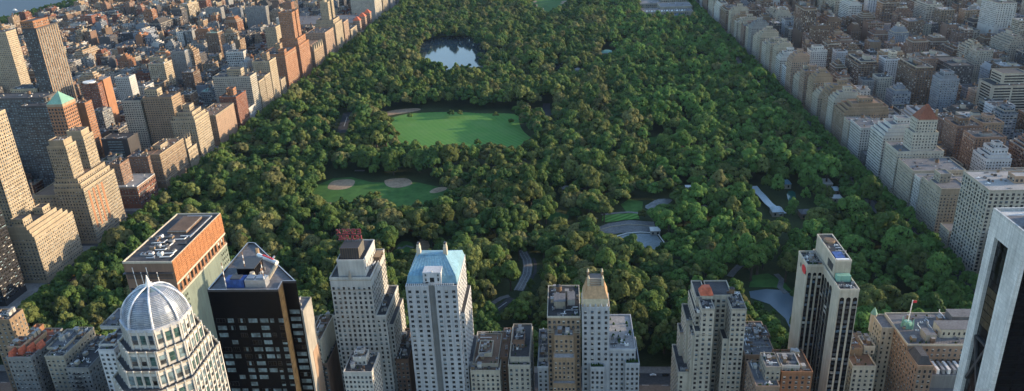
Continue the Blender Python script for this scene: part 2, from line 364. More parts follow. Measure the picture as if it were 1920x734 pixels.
for k in range(11):
    a = xs0 + (xs1 - xs0) * k / 10; mb.box(a - .08, a + .08, 416.3, 416.5, z3 - .5, zs1 + .5, 'metal_dark')
mb.bar(((xs0 + xs1) / 2 + 1.5, 416, z3), ((xs0 + xs1) / 2 + 1.5, 416, zs1 + 7), .12, 'metal_dark'); mb.build('sign_frame', sg)

# hotel with the steep blue copper roof
x0, x1, z = fr(760, 857, 537, 392); YR = 410
h = Hero('hotel_tower', 'white brick hotel tower under a steep blue copper roof with two chimneys', 'hotel_white', (x0 + x1) / 2, 392, 'hotel', wins=[0, 3, 1, 3, 0, 4])
xm0, xm1, _ = fr(805, 817, 560, 392)
h.v(x0, xm0, 392, 432, z, S=(3.9, 3.4, 1.9, 1.7), par=.3, top=2); h.v(xm1, x1, 392, 432, z, S=(3.9, 3.4, 1.9, 1.7), E=(4, 3.4, 1.7, 1.8), par=.3, top=2)
h.v(xm0, xm1, 393.5, 432, z, S=(2.2, 3.4, 1.9, 2.4), par=0, mat='grey')
h.v(x1, x1 + 2.2, 398, 432, z - 22, S=(2, 3.4, 1.2, 1.7), E=(4, 3.4, 1.7, 1.8)); h.v(x1 + 2.2, x1 + 4, 402, 432, z - 60, E=(4, 3.4, 1.7, 1.8))
ra = gy(785, 477, YR); rb = gy(835, 477, YR); zr = ra[2]
mb = MB(); mb.frustum(rect(x0 + .2, x1 - .2, 394.2, 431), z + .25, rect(x0 + 1.1, x1 - 1.1, 395.8, 429), z + 5, 'copper'); mb.frustum(rect(x0 + 1.1, x1 - 1.1, 395.8, 429), z + 5, rect(ra[0], rb[0], YR - .8, YR + 4), zr, 'copper')
for k in range(14):
    t = k / 13; mb.bar((x0 + 1.2 + (x1 - x0 - 2.4) * t, 395.8, z + 5.1), (ra[0] + (rb[0] - ra[0]) * t, YR - .8, zr), .1, 'copper')
mb.bar((ra[0], YR - .8, zr), (rb[0], YR - .8, zr), .35, 'copper'); mb.build('mansard_roof', h.rt)
for xx in (ra[0], rb[0]):
    mb = MB(); mb.box(xx - 1.1, xx + 1.1, YR - .5, YR + 3.2, z + 6, zr + 4.5, 'cream'); mb.box(xx - .8, xx + .8, YR - .2, YR + 2.9, zr + 4.5, zr + 6.5, 'cream'); mb.box(xx - .6, xx + .6, YR, YR + 2.6, zr + 6.5, zr + 7.3, 'metal_dark'); mb.build('chimney', h.rt)
da, db, dz = fr(793, 827, 517, 394.5); mb = MB(); mb.box(da, db, 393.6, 404, z + .1, z + 8.2, 'hotel_white'); mb.cyl((da + db) / 2, 394.1, z + 8.2, z + 9.8, .5, .1, 'hotel_white', 6)
mb.build('dormer', h.rt); h.C += [((da + db) / 2, 393.6, z + 3.4, 'S', 2.6, 3.0), (da + 1.7, 393.6, z + 3.6, 'S', 1., 2.), (db - 1.7, 393.6, z + 3.6, 'S', 1., 2.), (da + 1.7, 393.6, z + 6.6, 'S', 1, 1.4), (db - 1.7, 393.6, z + 6.6, 'S', 1, 1.4)]
h.part('balustrade', lambda m: [m.box(x0 + .5 + k * 1.15, x0 + 1.2 + k * 1.15, 392.3, 392.8, z + .3, z + 1.5, 'hotel_white') for k in range(int((x1 - x0 - 1) / 1.15))])
h.clutter(xm0 - 4, xm0, 392.9, 393.3, z + .2, 2); h.done()

def simple(name, label, mat, pl, prr, py, Y, depth, S=(3.2, 3.3, 1.5, 1.8), E=None, W=None, roof='roof_tar', cat='building', ups=(), tanks=(), n=8, wins=None, most=100, band=None, fm='frame'):
    x0, x1, z = fr(pl, prr, py, Y)
    h = Hero(name, label, mat, (x0 + x1) / 2, Y, cat, roof, wins, fm)
    h.v(x0, x1, Y, Y + depth, z, S=S, E=E, W=W)
    for u in ups:        # (pl, pr, py, dY, depth, mat)
        a, b, zz = fr(u[0], u[1], u[2], Y + u[3]); h.v(a, b, Y + u[3], Y + u[3] + u[4], zz, z if len(u) < 7 else u[6], S=(2.8, 3.3, 1.3, 1.7), E=(2.8, 3.3, 1.3, 1.7) if E else None, W=(2.8, 3.3, 1.3, 1.7) if W else None, mat=u[5] or mat)
        h.clutter(a + .6, b - .6, Y + u[3] + .6, Y + u[3] + u[4] - .6, zz + .1, 4)
    roof_mess(h.rt, x0 + .5, x1 - .5, Y + .5, Y + depth - .5, z + .12, int(pl * 3 + py), 1.5)
    for u in ups:
        a, b, zz = fr(u[0], u[1], u[2], Y + u[3]); roof_mess(h.rt, a + .4, b - .4, Y + u[3] + .4, Y + u[3] + u[4] - .4, zz + .12, int(u[0] * 5 + u[2]), .7)
    for t in tanks: h.tank(*t)
    h.clutter(x0 + 1, x1 - 1, Y + 1, Y + depth - 1, z + .1, n)
    if band: h.bands([z - k for k in band], 'limestone')
    h.done(most); return h, x0, x1, z

simple('apartment_building', 'short brown brick building between the signed hotel and the blue-roofed hotel', 'umber', 742, 766, 676, 405, 35, ups=[(744, 765, 640, 18, 14, 'brown')])
simple('apartment_building', 'narrow tan building squeezed against the east side of the signed hotel', 'tan', 731, 741, 652, 412, 26, E=(3.4, 3.3, 1.4, 1.7), ups=[(733, 741, 636, 8, 12, 'cream')])
hh, a, b, z = simple('apartment_building', 'low cream building with arched penthouse just east of the blue-roofed hotel', 'cream', 882, 937, 697, 396, 44, E=(3.4, 3.3, 1.4, 1.7), roof='roof_brown', n=14,
    ups=[(886, 934, 684, 4, 34, 'limestone'), (897, 922, 664, 12, 14, 'cream')], wins=[0, 4, 3, 1])
mb = MB()
p = [gy(884, 700, 402), gy(893, 673, 402), gy(900, 664, 404), gy(919, 660, 405)]
for u, v in zip(p, p[1:]): mb.bar(u, v, .5, 'roof_pale', 8)
mb.build('duct', hh.rt)
simple('apartment_building', 'dark narrow rooftop garden building between the low cream block and the stepped brown block', 'umber', 938, 952, 672, 408, 34, roof='roof_brown', E=(3.4, 3.3, 1.4, 1.7), ups=[(940, 949, 664, 10, 10, 'brown')], n=9)
simple('apartment_building', 'stepped grey-brown building with a tall square tank house on top', 'khaki', 953, 994, 687, 396, 44, E=(3.4, 3.3, 1.4, 1.7), n=10, ups=[(956, 993, 672, 3, 38, 'khaki'), (961, 983, 640, 14, 12, 'umber'), (984, 996, 652, 22, 18, 'pink')], wins=[4, 1, 0, 3])
simple('apartment_building', 'slim white-walled building with blue-shaded roof beside the tan block', 'hotel_white', 1008, 1028, 690, 400, 40, roof='roof_grey', n=10, ups=[(1010, 1028, 674, 6, 30, 'white'), (1010, 1027, 648, 20, 18, 'grey')], wins=[4, 0, 1])
# tan brick block with setbacks
x0, x1, z = fr(1026, 1088, 596, 400)
h = Hero('apartment_building', 'tan and orange brick block with stacked southern setbacks west of the golden crown', 'tan', (x0 + x1) / 2, 400, wins=[0, 0, 1, 3, 0])
h.v(x0, x1, 400, 438, z, S=(2.7, 3.5, 1.6, 2.1), E=(3, 3.5, 1.5, 2), pmat='cream')
a, b, z1 = fr(1039, 1075, 632, 392); h.v(a, b, 392, 400, z1, S=(2.6, 3.5, 1.4, 1.9), E=(3, 3.5, 1.3, 1.9), roof='roof_pale')
a, b, z2 = fr(1038, 1077, 674, 386); h.v(a, b, 386, 392, z2, S=(2.3, 3.3, 1.2, 1.7), E=(3, 3.5, 1.3, 1.9), roof='roof_pale')
a, b, z3 = fr(1037, 1079, 722, 382); h.v(a, b, 382, 386, z3, S=(2.3, 3.3, 1.2, 1.7), roof='roof_pale')
h.bulk(x0 + 4, x0 + 11, 410, 420, z + .1, z + 5, 'limestone'); h.bulk(x0 + 12.5, x0 + 17, 414, 424, z + .1, z + 4, 'white'); h.clutter(x0 + 1, x1 - 1, 401, 436, z + .1, 16); h.bands([z - 9, z - 10.5], 'limestone'); h.tank(x0 + 7, 428, z + .1); roof_mess(h.rt, x0 + .5, x1 - .5, 401, 437, z + .12, 5, 2); roof_mess(h.rt, *fr(1039, 1075, 632, 392)[:2], 392.4, 399.6, z1 + .12, 6, 1); h.done()
# tower with golden crown
x0, x1, z = fr(1091, 1143, 577, 398)
h = Hero('apartment_tower', 'slender blue-white apartment tower with a tapering golden crown', 'hotel_white', (x0 + x1) / 2, 398, 'tower', wins=[0, 0, 3, 0, 2, 1])
D = x1 - x0
h.v(x0, x1, 398, 398 + D, z, S=(4.2, 3.7, 1.7, 1.9), E=(4.2, 3.7, 1.5, 1.9), par=.4)
ct = gy(1117, 513, 398 + D / 2)[2]; c0 = z + .2; hh_ = ct - c0; xm = (x0 + x1) / 2; ym = 398 + D / 2; w1 = D / 2 - .3; w2 = D * .3
mb = MB(); mb.frustum(rect(xm - w1, xm + w1, ym - w1, ym + w1), c0, rect(xm - w1 * .93, xm + w1 * .93, ym - w1 * .93, ym + w1 * .93), c0 + hh_ * .28, 'gold_pale'); mb.frustum(rect(xm - w1 * .93, xm + w1 * .93, ym - w1 * .93, ym + w1 * .93), c0 + hh_ * .28, rect(xm - w2, xm + w2, ym - w2, ym + w2), c0 + hh_ * .68, 'gold')
mb.build('crown_roof', h.rt)
mb = MB()
for k in range(6):
    t = -1 + 2 * k / 5
    for sx, sy in ((1, 0), (-1, 0), (0, 1), (0, -1)):
        p0 = (xm + sx * w1 + (0 if sx else t * w1), ym + sy * w1 + (0 if sy else t * w1)); p1 = (xm + sx * w2 + (0 if sx else t * w2), ym + sy * w2 + (0 if sy else t * w2))
        mb.bar((*p0, c0), (*p1, c0 + hh_ * .7), .28, 'gold')
mb.build('crown_rib', h.rt)
for sx in (-1, 1):
    for sy in (-1, 1):
        mb = MB(); xx = xm + sx * w2 * .85; yy = ym + sy * w2 * .85; mb.box(xx - .7, xx + .7, yy - .7, yy + .7, c0 + hh_ * .6, ct - 1, 'gold_pale' if sy < 0 else 'gold'); mb.cyl(xx, yy, ct - 1, ct + .9, .75, .3, 'gold_pale', 8); mb.build('pinnacle', h.rt)
for k in range(4):
    mb = MB(); zz = c0 + hh_ * .68 + k * hh_ * .075; mb.box(xm - w2 * .8, xm + w2 * .8, ym - w2 * .95, ym - w2 * .7, zz, zz + hh_ * .03, 'limestone'); mb.build('crown_deck', h.rt)
h.part('crown_gap_shade', lambda m: m.box(xm - w2 * .75, xm + w2 * .75, ym - w2 * .5, ym + w2 * .8, c0 + hh_ * .66, ct - 2.2, 'metal_dark'))  # dark box stands in for the shade in the gaps between decks
for k in range(5): h.part('gothic_dormer', lambda m: (m.box(x0 + D * (k + .5) / 5 - .5, x0 + D * (k + .5) / 5 + .5, 397.8, 398.3, z - 1.5, z + 1.2, 'hotel_white'), m.cyl(x0 + D * (k + .5) / 5, 398, z + 1.2, z + 3, .6, .05, 'hotel_white', 4)))
a, b, zz = fr(1143, 1192, 657, 400)
xe0 = x1 + .02; h.v(xe0, b, 400, 440, zz, S=(3.1, 3.6, 1.5, 1.8), E=(3.1, 3.6, 1.5, 1.8), roof='roof_pale')
a, c, zc = fr(1107, 1133, 691, 394); h.v(a, c, 394, 398, zc, S=(3, 3.6, 1.5, 1.8), E=(3, 3.6, 1.5, 1.8), W=(3, 3.6, 1.5, 1.8)); ter1 = (a, c, 394.5, 397.5, zc)
a, c, zc = fr(1173, 1199, 684, 396); h.v(a, c, 396, 425, zc, S=(3, 3.6, 1.5, 1.8), E=(3, 3.6, 1.5, 1.8)); ter2 = (a, c, 396.5, 399.5, zc)
h.v(x0 + 1, x1 - 2, 394.8, 397.98, z - 62, S=(2.4, 3.6, 1.1, 1.8), par=.5)
for (a, c, d, e, zq) in (ter1, ter2, (xe0 + 2, b - 1, 406, 436, zz)):
    mb = MB()
    for k in range(16): xx = random.uniform(a + .5, c - .5); yy = random.uniform(d, e); mb.cyl(xx, yy, zq + .1, zq + random.uniform(1, 2.4), random.uniform(.5, 1.1), .2, 'planting', 6)
    mb.build('roof_planting', h.rt)
h.clutter(xe0 + 2, b - 2, 403, 420, zz + .1, 7); h.done()
# twin topped building with red tiled cap
Y = 392
x0, x1, z = fr(1316, 1340, 582, Y); x2, x3, zB = fr(1372, 1400, 582, Y)
h = Hero('apartment_building', 'beige block of two linked towers, the western one capped in red tile', 'khaki', (x0 + x3) / 2, Y, wins=[4, 0, 0, 1, 3, 4], roof='roof_tar')
sp = (3.3, 3.4, 1.6, 1.8); spW = (3.3, 3.4, 1.3, 1.8)
h.v(x0, x1, Y, Y + 12, z, S=sp, W=spW, E=sp); h.v(x2, x3, Y, Y + 20, zB, S=sp, W=spW, E=sp); h.v(x1 - 3, x2 + 3, Y + 14, Y + 32, z + 1, S=(3.2, 3.4, 1.9, 2), W=None)
h.v(x0 - 1.5, x1 - 1, Y + 12, Y + 32, z + 1, W=spW)
pw0, pw1, pz = fr(1314, 1337, 556, Y + 11); h.v(pw0, pw1, Y + 11.2, Y + 19, pz, z + 1, S=(3, 4, 1.8, 2.4), W=(3, 4, 1.4, 2.2), par=.3)
mb = MB(); mb.frustum(rect(pw0 - .3, pw1 + .3, Y + 11, Y + 19.3), pz + .35, rect(pw0 + 1.5, pw1 - 1.5, Y + 13.5, Y + 17), pz + 4.6, 'red_tile'); mb.cyl(pw1 - 1.8, Y + 13, pz + .3, pz + 5.2, 2.3, .4, 'red_tile', 10); mb.build('tiled_roof', h.rt)
for pl, prr, py, d in ((1304, 1317, 588, 6), (1297, 1306, 632, 2), (1287, 1300, 604, 14), (1275, 1290, 628, 22), (1272, 1290, 700, 4)):
    a, c, q = fr(pl, prr, py, Y + d); h.v(a, x0, Y + d, Y + 34, q, S=sp, W=spW); h.clutter(a + .5, min(c, x0) - .3, Y + d + .5, Y + d + 5, q + .1, 4)
a, c, q = fr(1352, 1372, 640, Y + 1); h.v(x2 - 3.5, x2, Y + 2, Y + 14, q, S=(3, 3.4, 1.3, 1.7), W=spW); a, c, q = fr(1299, 1311, 622, Y); h.v(x0 - 3, x0, Y + .5, Y + 10, q, S=sp, W=spW)
h.clutter(x0 + .8, x1 - .8, Y + 1, Y + 11, z + .1, 9); h.clutter(x2 + .8, x3 - .8, Y + 1, Y + 19, zB + .1, 15); h.bands([zB - 17], 'limestone'); h.tank(x2 + 3, Y + 16, zB + .1, 1.6); h.done()
# slab hotel with arched window strips
h_ = 120
A = gz(1498, 474, h_); B = gz(1514, 500, h_); Dp = gz(1574, 546, h_); Ee = gz(1608, 541, h_)
xa, yb, xm, ym, xe = B[0], B[1], B[0] + 9.9, Dp[1], Ee[0]
h = Hero('hotel_slab', 'beige slab hotel with tall dark arched window strips and a penthouse block', 'cream', (xa + xe) / 2, ym, 'hotel', roof='roof_tar')
h.v(xa, xm, yb, 438, h_, par=1.2); h.v(xm - .6, xe, ym, 440, h_, par=1.2)
def strip(mb, side, a0, a1, pl, z1):
    """one recessed column of dark glazing with an arched head and spandrels"""
    w = a1 - a0; am = (a0 + a1) / 2; seg = 7; d = .06
    P = (lambda a, z, o: (a, pl - o, z)) if side == 'S' else (lambda a, z, o: (pl - o, a, z))
    zz = z1 - w / 2; out = d
    pts = [(am + w / 2 * math.cos(math.pi * k / seg), zz + w / 2 * math.sin(math.pi * k / seg)) for k in range(seg + 1)]
    i = len(mb.v); mb.v += [P(a, z, out) for a, z in pts]; fc = tuple(range(i, i + seg + 1)); mb.f.append(fc if side == 'S' else fc[::-1]); mb.m.append('glass_black')
    z = zz; rg = random.Random(int(a0 * 10))
    while z > 6:
        q = [P(a0, z - 3.2, out), P(a1, z - 3.2, out), P(a1, z, out), P(a0, z, out)]
        mb.quad(*(q if side == 'S' else q[::-1]), 'glass_black')
        q = [P(a0 + .15, z - 3.0, out + .05), P(a1 - .15, z - 3.0, out + .05), P(a1 - .15, z - 1.2, out + .05), P(a0 + .15, z - 1.2, out + .05)]
        mb.quad(*(q if side == 'S' else q[::-1]), rg.choice(['glass_dark', 'glass_mid', 'glass_dark', 'glass_blue', 'blind' if rg.random() < .3 else 'glass_dark'])); z -= 3.2
for k in range(3):
    w = (xm - .6 - xa) / 3; mb = MB(); strip(mb, 'S', xa + k * w + .7, xa + (k + 1) * w - .45, yb, h_ - 4.2); mb.build('window_strip', h.rt)
    w = (xe - xm + .6) / 3; mb = MB(); strip(mb, 'S', xm - .6 + k * w + .7, xm - .6 + (k + 1) * w - .45, ym, h_ - 4.2); mb.build('window_strip', h.rt)
ys = (yb - ym)
for k in range(4):
    w = ys * .62 / 4; mb = MB(); strip(mb, 'W', ym + ys * .38 + k * w + .3, ym + ys * .38 + (k + 1) * w - .3, xm - .6, h_ - 4.2); mb.build('window_strip', h.rt)
p0, p1, pz = fr(1567, 1597, 491, ym + 14); h.v(p0, p1, ym + 14, 439, pz, h_ + .1, par=.9); mb = MB(); mb.box(p0 + .6, p1 - .6, ym + 10, ym + 13.8, h_ + .2, h_ + 4, 'copper_green'); mb.build('cooling_plant', h.rt)
mb = MB(); mb.cyl((p0 + p1) / 2, 430, pz + .1, pz + 1.3, 3.4, 3.4, 'tan', 20); mb.cyl((p0 + p1) / 2, 430, pz + 1.3, pz + 1.5, 2.8, 2.8, 'roof_brown', 20); mb.build('round_fan', h.rt)
h.part('roof_tank', lambda m: (m.box(p0 + 1, p1 - 2.5, ym + 17, ym + 25, pz + .2, pz + 1, 'blue_plant'), m.box(p0 + .8, p1 - .8, ym + 15, ym + 16.6, pz + .2, pz + .9, 'white_paint')))
h.part('dark_louvre', lambda m: m.box(p0 - .08, p0, ym + 17, ym + 26, h_ + 3, h_ + 8, 'metal_dark')); roof_mess(h.rt, xa + 1, xm - 1, yb + 1, 437, h_ + .14, 9, 1.5); h.clutter(xa + 1, xm - 2, yb + 1, 436, h_ + .2, 14); h.clutter(p0 + 1, p1 - 1, ym + 18, 424, pz + .1, 6); h.clutter(xm, xe - 1, ym + 1, ym + 9, h_ + .2, 6)
# red emblem on the blank west wall
mb = MB()
for k, (yy, zz, ry, rz) in enumerate(((yb + 5, h_ - 4.5, 3.6, 3.2),)):
    n = 22; i = len(mb.v); pts = []
    for j in range(n):
        t = 2 * math.pi * j / n; pts.append((yy + ry * math.cos(t) * (abs(math.cos(t)) ** -.3 if abs(math.cos(t)) > .1 else 1), zz + rz * math.sin(t) * .8))
    for j in range(n):
        (a, b), (c, d) = pts[j], pts[(j + 1) % n]; mb.quad((xa - .05, a, b), (xa - .05, c, d), (xa - .35, c, d), (xa - .35, a, b), 'logo_red')
    i = len(mb.v); mb.v += [(xa - .35, a, b) for a, b in pts]; mb.f.append(tuple(range(i, i + n))[::-1]); mb.m.append('logo_red')
mb.build('emblem', h.rt)
for yy in (yb + 1.2, yb + 12):
    mb = MB(); n = 12; i = 0; mb.v += [(xa - .12, yy + .8 * math.cos(2 * math.pi * j / n), h_ - 5 + 1.6 * math.sin(2 * math.pi * j / n)) for j in range(n)]; mb.f.append(tuple(range(n))[::-1]); mb.m.append('metal_dark'); mb.build('port_window', h.rt)
h.done()
# small blocks at the foot
simple('apartment_building', 'small sandy building with square rooftop towers between slab hotel and chateau hotel', 'cream', 1599, 1643, 689, 405, 34, W=(3.2, 3.3, 1.3, 1.7), roof='roof_brown', n=8, wins=[0, 1, 4, 3],
    ups=[(1596, 1618, 656, 12, 20, 'tan'), (1621, 1641, 652, 14, 12, 'cream'), (1610, 1622, 640, 22, 8, 'pink')])
simple('apartment_building', 'pink-grey townhouse block with cluttered terraces west of the slab hotel', 'pink', 1397, 1455, 668, 402, 38, W=(3.2, 3.3, 1.3, 1.7), E=None, roof='roof_grey', n=24, wins=[0, 1, 4, 3], ups=[(1408, 1440, 652, 10, 18, 'tan'), (1417, 1444, 632, 20, 12, 'umber'), (1397, 1412, 655, 18, 14, 'orange')])
simple('apartment_building', 'white-framed block with four open roof pens below the slab hotel', 'pink', 1418, 1462, 727, 360, 24, W=(3.2, 3.3, 1.3, 1.7), roof='roof_grey', n=5, ups=[(1436, 1464, 691, 6, 14, 'limestone'), (1466, 1500, 688, 10, 12, 'white')])
simple('apartment_building', 'orange brick block with pale parapet in front of the slab hotel', 'orange', 1466, 1524, 700, 368, 22, roof='roof_brown', n=4, wins=[0, 1], E=(3.2, 3.3, 1.3, 1.7))
# chateau hotel
x0, y1_, h_ = 203, 440, 74
h = Hero('hotel_chateau', 'chateau style hotel with sandy brick west face, white gables and rooftop flagpole', 'pink', 230, 396, 'hotel', roof='roof_grey', wins=[0, 1, 0, 4])
Ys = 388
h.v(x0, x0 + 64, Ys + 16, y1_, h_, W=(3.3, 3.6, 1.4, 2.0), S=(3.3, 3.6, 1.4, 2), E=None, pmat='cream'); h.v(x0, x0 + 9, Ys, Ys + 16, h_ - 4, W=(3.3, 3.6, 1.4, 2.0), S=(3.3, 3.6, 1.4, 2), roof='roof_tar')
h.v(x0 - 7.5, x0, 424, y1_, h_ - 1, W=(3.3, 3.6, 1.2, 1.9), S=(3.3, 3.6, 1.2, 1.9), mat='cream')
h.v(x0 + 9, x0 + 64, Ys + 4, Ys + 16, h_ - 13, par=.4, mat='grey'); h.v(x0 + 9, x0 + 64, Ys + 1, Ys + 4, h_ - 22, par=0, mat='blackbrick', S=(4, 5, 1.6, 2.4)); h.v(x0 + 9, x0 + 64, Ys - 1.5, Ys + 1, h_ - 31, par=0, mat='cream', S=(3.3, 3.6, 1.4, 2))
for k in range(11):
    xx = x0 + 13 + k * 5; big = k % 2 == 0; mb = MB(); w = 2.2 if big else 1.4; zt = h_ - 31
    mb.box(xx - w, xx + w, Ys - 1.8, Ys + .9, zt, zt + (4.5 if big else 3), 'cream'); mb.v; i = len(mb.v); zt += 4.5 if big else 3
    mb.v += [(xx - w, Ys - 1.8, zt), (xx + w, Ys - 1.8, zt), (xx, Ys - 1.8, zt + w * 1.6), (xx - w, Ys + .9, zt), (xx + w, Ys + .9, zt), (xx, Ys + .9, zt + w * 1.6)]
    for f in ((0, 1, 2), (5, 4, 3), (1, 4, 5, 2), (3, 0, 2, 5)): mb.f.append(tuple(i + j for j in f)); mb.m.append('cream')
    mb.build('gable', h.rt); h.C.append((xx - .7, Ys - 1.8, zt - 1.8, 'S', .9, 1.8)); h.C.append((xx + .7, Ys - 1.8, zt - 1.8, 'S', .9, 1.8))
h.part('ventilation_plant', lambda m: [m.box(x0 + 14 + k * 3.2, x0 + 15.6 + k * 3.2, Ys + 5, Ys + 14, h_ - 12.6, h_ - 9.5, 'metal' if k % 2 else 'white_paint') for k in range(15)])
h.part('dark_roof_face', lambda m: m.frustum(rect(x0 - .2, x0 + 8, Ys + 1, Ys + 15), h_ - 3.8, rect(x0 + 2.5, x0 + 6.5, Ys + 3, Ys + 13), h_ + 1.5, 'roof_tar'))
h.bulk(x0 + 22, x0 + 44, Ys + 24, Ys + 34, h_ + .1, h_ + 6, 'cream'); h.C += [(x0 + 24 + k * 3, Ys + 24, h_ + 3.2, 'S', 1.2, 2) for k in range(7)]
h.bulk(x0 + 12, x0 + 18, Ys + 20, Ys + 28, h_ + .1, h_ + 4.5, 'limestone'); h.bulk(x0 + 36, x0 + 52, 428, 437, h_ + .1, h_ + 5, 'roof_grey')
mb = MB(); fx, fy, _ = gy(1703, 600, 425)
mb.cyl(fx, fy, h_ + .1, h_ + 4, 3.6, 2.2, 'copper_green', 8)
for k in range(6): mb.cyl(fx + 3.4 * math.cos(k * 1.05), fy + 3.4 * math.sin(k * 1.05), h_ + .1, h_ + 5.6, .8, .15, 'copper_green', 6)
mb.build('copper_turret', h.rt); zt = gy(1714, 563, 425)[2]
h.part('flagpole', lambda m: m.bar((fx, fy, h_ + 3), (fx + .6, fy, zt), .28, 'white_paint', 6)); h.part('flag', lambda m: m.box(fx + .7, fx + 3.2, fy - .08, fy + .08, zt - 2, zt - .3, 'logo_red'))
h.part('corner_turret', lambda m: (m.cyl(x0 - 7, y1_ - 1, h_ - 12, h_ + 1, 2, 2, 'cream', 10), m.cyl(x0 - 7, y1_ - 1, h_ + 1, h_ + 5.5, 2.2, .2, 'copper_green', 10)))
roof_mess(h.rt, x0 + 2, x0 + 56, Ys + 17, 438, h_ + .12, 12, 4); h.clutter(x0 + 3, x0 + 55, Ys + 18, 438, h_ + .1, 30); h.clutter(x0 + 10, x0 + 60, Ys + 5, Ys + 14, h_ - 12.8, 12); h.done()
# sheer office slab with black recess
x0, y1_ = 174., 299.; yS = 273.6; zt = 210
h = Hero('office_slab', 'sheer white stone office slab with a black glazed slot and black south face', 'travertine', x0 + 30, yS, 'tower', roof='roof_grey')
s0, s1 = gx(1890, 466, x0)[1], gx(1865, 445, x0)[1]     # slot
mb = MB(); W_ = 'travertine'
zsl = gx(1865, 445, x0)[2]; xin = x0 + 1.6
mb.box(x0, x0 + 70, s1, y1_, 0, zt, W_, bottom=False); mb.box(x0, x0 + 1.6, yS, s0, 0, zt, W_, bottom=False); mb.box(x0, x0 + 1.6, s0, s1, zsl, zt, W_)
mb.box(x0 + 1.6, x0 + 70, yS + 1.5, s1, 0, zt, 'black_panel', top='roof_grey', bottom=False); mb.box(x0 + 1.6, x0 + 70, yS, yS + 1.5, zt - 3, zt, W_)
mb.build('wall', h.rt); VOLS.append((x0, x0 + 70, yS, y1_, 0, zt)); s_W = h.W; h.W = MB()
mb = MB(); rg = random.Random(3); zz = zsl - .4
while zz > 8:
    for k in range(6):
        a = s0 + .3 + k * (s1 - s0 - .6) / 6; mb.quad((xin - .06, a + (s1 - s0 - .6) / 6 - .12, zz - 3.4), (xin - .06, a, zz - 3.4), (xin - .06, a, zz - .1), (xin - .06, a + (s1 - s0 - .6) / 6 - .12, zz - .1), 'bronze' if zsl - 40 < zz < zsl - 19 else rg.choice(['glass_black', 'glass_black', 'glass_dark']))
    zz -= 3.7
mb.build('slot_glazing', h.rt)
for zc_ in (zsl - 58, zsl - 110):
    mb = MB()
    for sg_ in (1, -1): mb.bar((xin - .5, s0 + .3, zc_ - sg_ * 11), (xin - .5, s1 - .3, zc_ + sg_ * 11), .75, 'metal_dark', 4)
    mb.bar((xin - .5, s0 + .3, zc_ + 11), (xin - .5, s1 - .3, zc_ + 11), .6, 'metal_dark', 4); mb.build('cross_brace', h.rt)
mb = MB()
for a, b, c, d in ((x0, x0 + 70, yS, yS + .7), (x0, x0 + 70, y1_ - .7, y1_), (x0, x0 + .7, yS + .7, y1_ - .7)): mb.box(a, b, c, d, zt + .01, zt + 1.3, 'travertine')
mb.build('parapet', h.rt)
h.part('roof_rail', lambda m: [m.box(x0 + 4 + k * 3.4, x0 + 6.6 + k * 3.4, yS + 3, yS + 4.2, zt + .1, zt + 1.2, 'umber') for k in range(6)] and m.box(x0 + 3, x0 + 60, yS + 4.6, yS + 5.2, zt + .1, zt + .5, 'metal'))
h.clutter(x0 + 4, x0 + 60, yS + 7, y1_ - 3, zt + .1, 26); h.bulk(x0 + 14, x0 + 50, yS + 11, yS + 19, zt + .1, zt + 4, 'roof_grey')
h.C += []; h.done()
mb = MB()
for k in range(11): 
    for f in range(50): mb.quad((x0 + 3 + k * 6, yS + 1.42, zt - 6 - f * 3.9), (x0 + 8.4 + k * 6, yS + 1.42, zt - 6 - f * 3.9), (x0 + 8.4 + k * 6, yS + 1.42, zt - 3.6 - f * 3.9), (x0 + 3 + k * 6, yS + 1.42, zt - 3.6 - f * 3.9), 'glass_black')
mb.build('curtain_wall', h.rt)

# ------------------------------------------------------------------ towers at the south-west
# slab with the orange louvred top
hh = 150; LF = gz(232, 492, hh); RF = gz(320, 495, hh); RB = gz(413, 402, hh)
x0, x1, y0, y1 = LF[0], RF[0], (LF[1] + RF[1]) / 2, RB[1]
h = Hero('office_slab', 'long slab with an orange louvred crown and dark equipment roof', 'umber', (x0 + x1) / 2, y0, 'tower', fm='frame_dark', wins=[0, 3, 1, 0])
h.v(x0, x1, y0, y1, hh, S=(4, 3.6, 2.6, 1.9, 0, hh - 14), E=None, par=.9, pmat='cream')
L = y1 - y0
mb = MB(); mb.box(x1 + .03, x1 + .25, y0, y1, hh - 13, hh + .6, 'louvre')
for k in range(10): mb.box(x1 + .25, x1 + .45, y0, y1, hh - 12.6 + k * 1.3, hh - 12.2 + k * 1.3, 'louvre')
for k in range(14): mb.box(x1 + .25, x1 + .4, y0 + k * L / 14, y0 + k * L / 14 + .2, hh - 13, hh + .5, 'orange')
mb.build('louvre_screen', h.rt)
for zz, hh2 in ((hh - 14.2, 1.1), (hh - 21.5, 1.1)): h.part('white_band', lambda m: m.box(x1 + .03, x1 + .5, y0, y1, zz, zz + hh2, 'cream'))
h.part('orange_pier', lambda m: [m.box(x1 + .03, x1 + .3, y0 + k * L / 14, y0 + (k + .42) * L / 14, hh - 20.4, hh - 14.3, 'orange') for k in range(14)])
h.part('lower_wall', lambda m: m.box(x1 + .03, x1 + .18, y0, y1, 0, hh - 21.6, 'greengrey'))
for k in range(14): h.C.append((x1 + .1, y0 + (k + .72) * L / 14, hh - 17.2, 'E', 2.2, 4.4))
for k in range(8):
    for f in range(10): h.C.append((x1 + .1, y0 + 2 + k * 2.2 if k < 4 else y1 - 2 - (k - 4) * 2.4, hh - 25 - f * 3.6, 'E', 1.4, 1.8))
h.part('south_louvre', lambda m: [m.box(x0 + 1, x1 - 1, y0 - .25, y0 - .03, hh - 6.5 - k * .9, hh - 6.1 - k * .9, 'metal_dark') for k in range(5)] and m.box(x0 - .3, x1 + .2, y0 - 2.2, y0 - .05, hh - 6.2, hh - 5.8, 'metal_dark'))
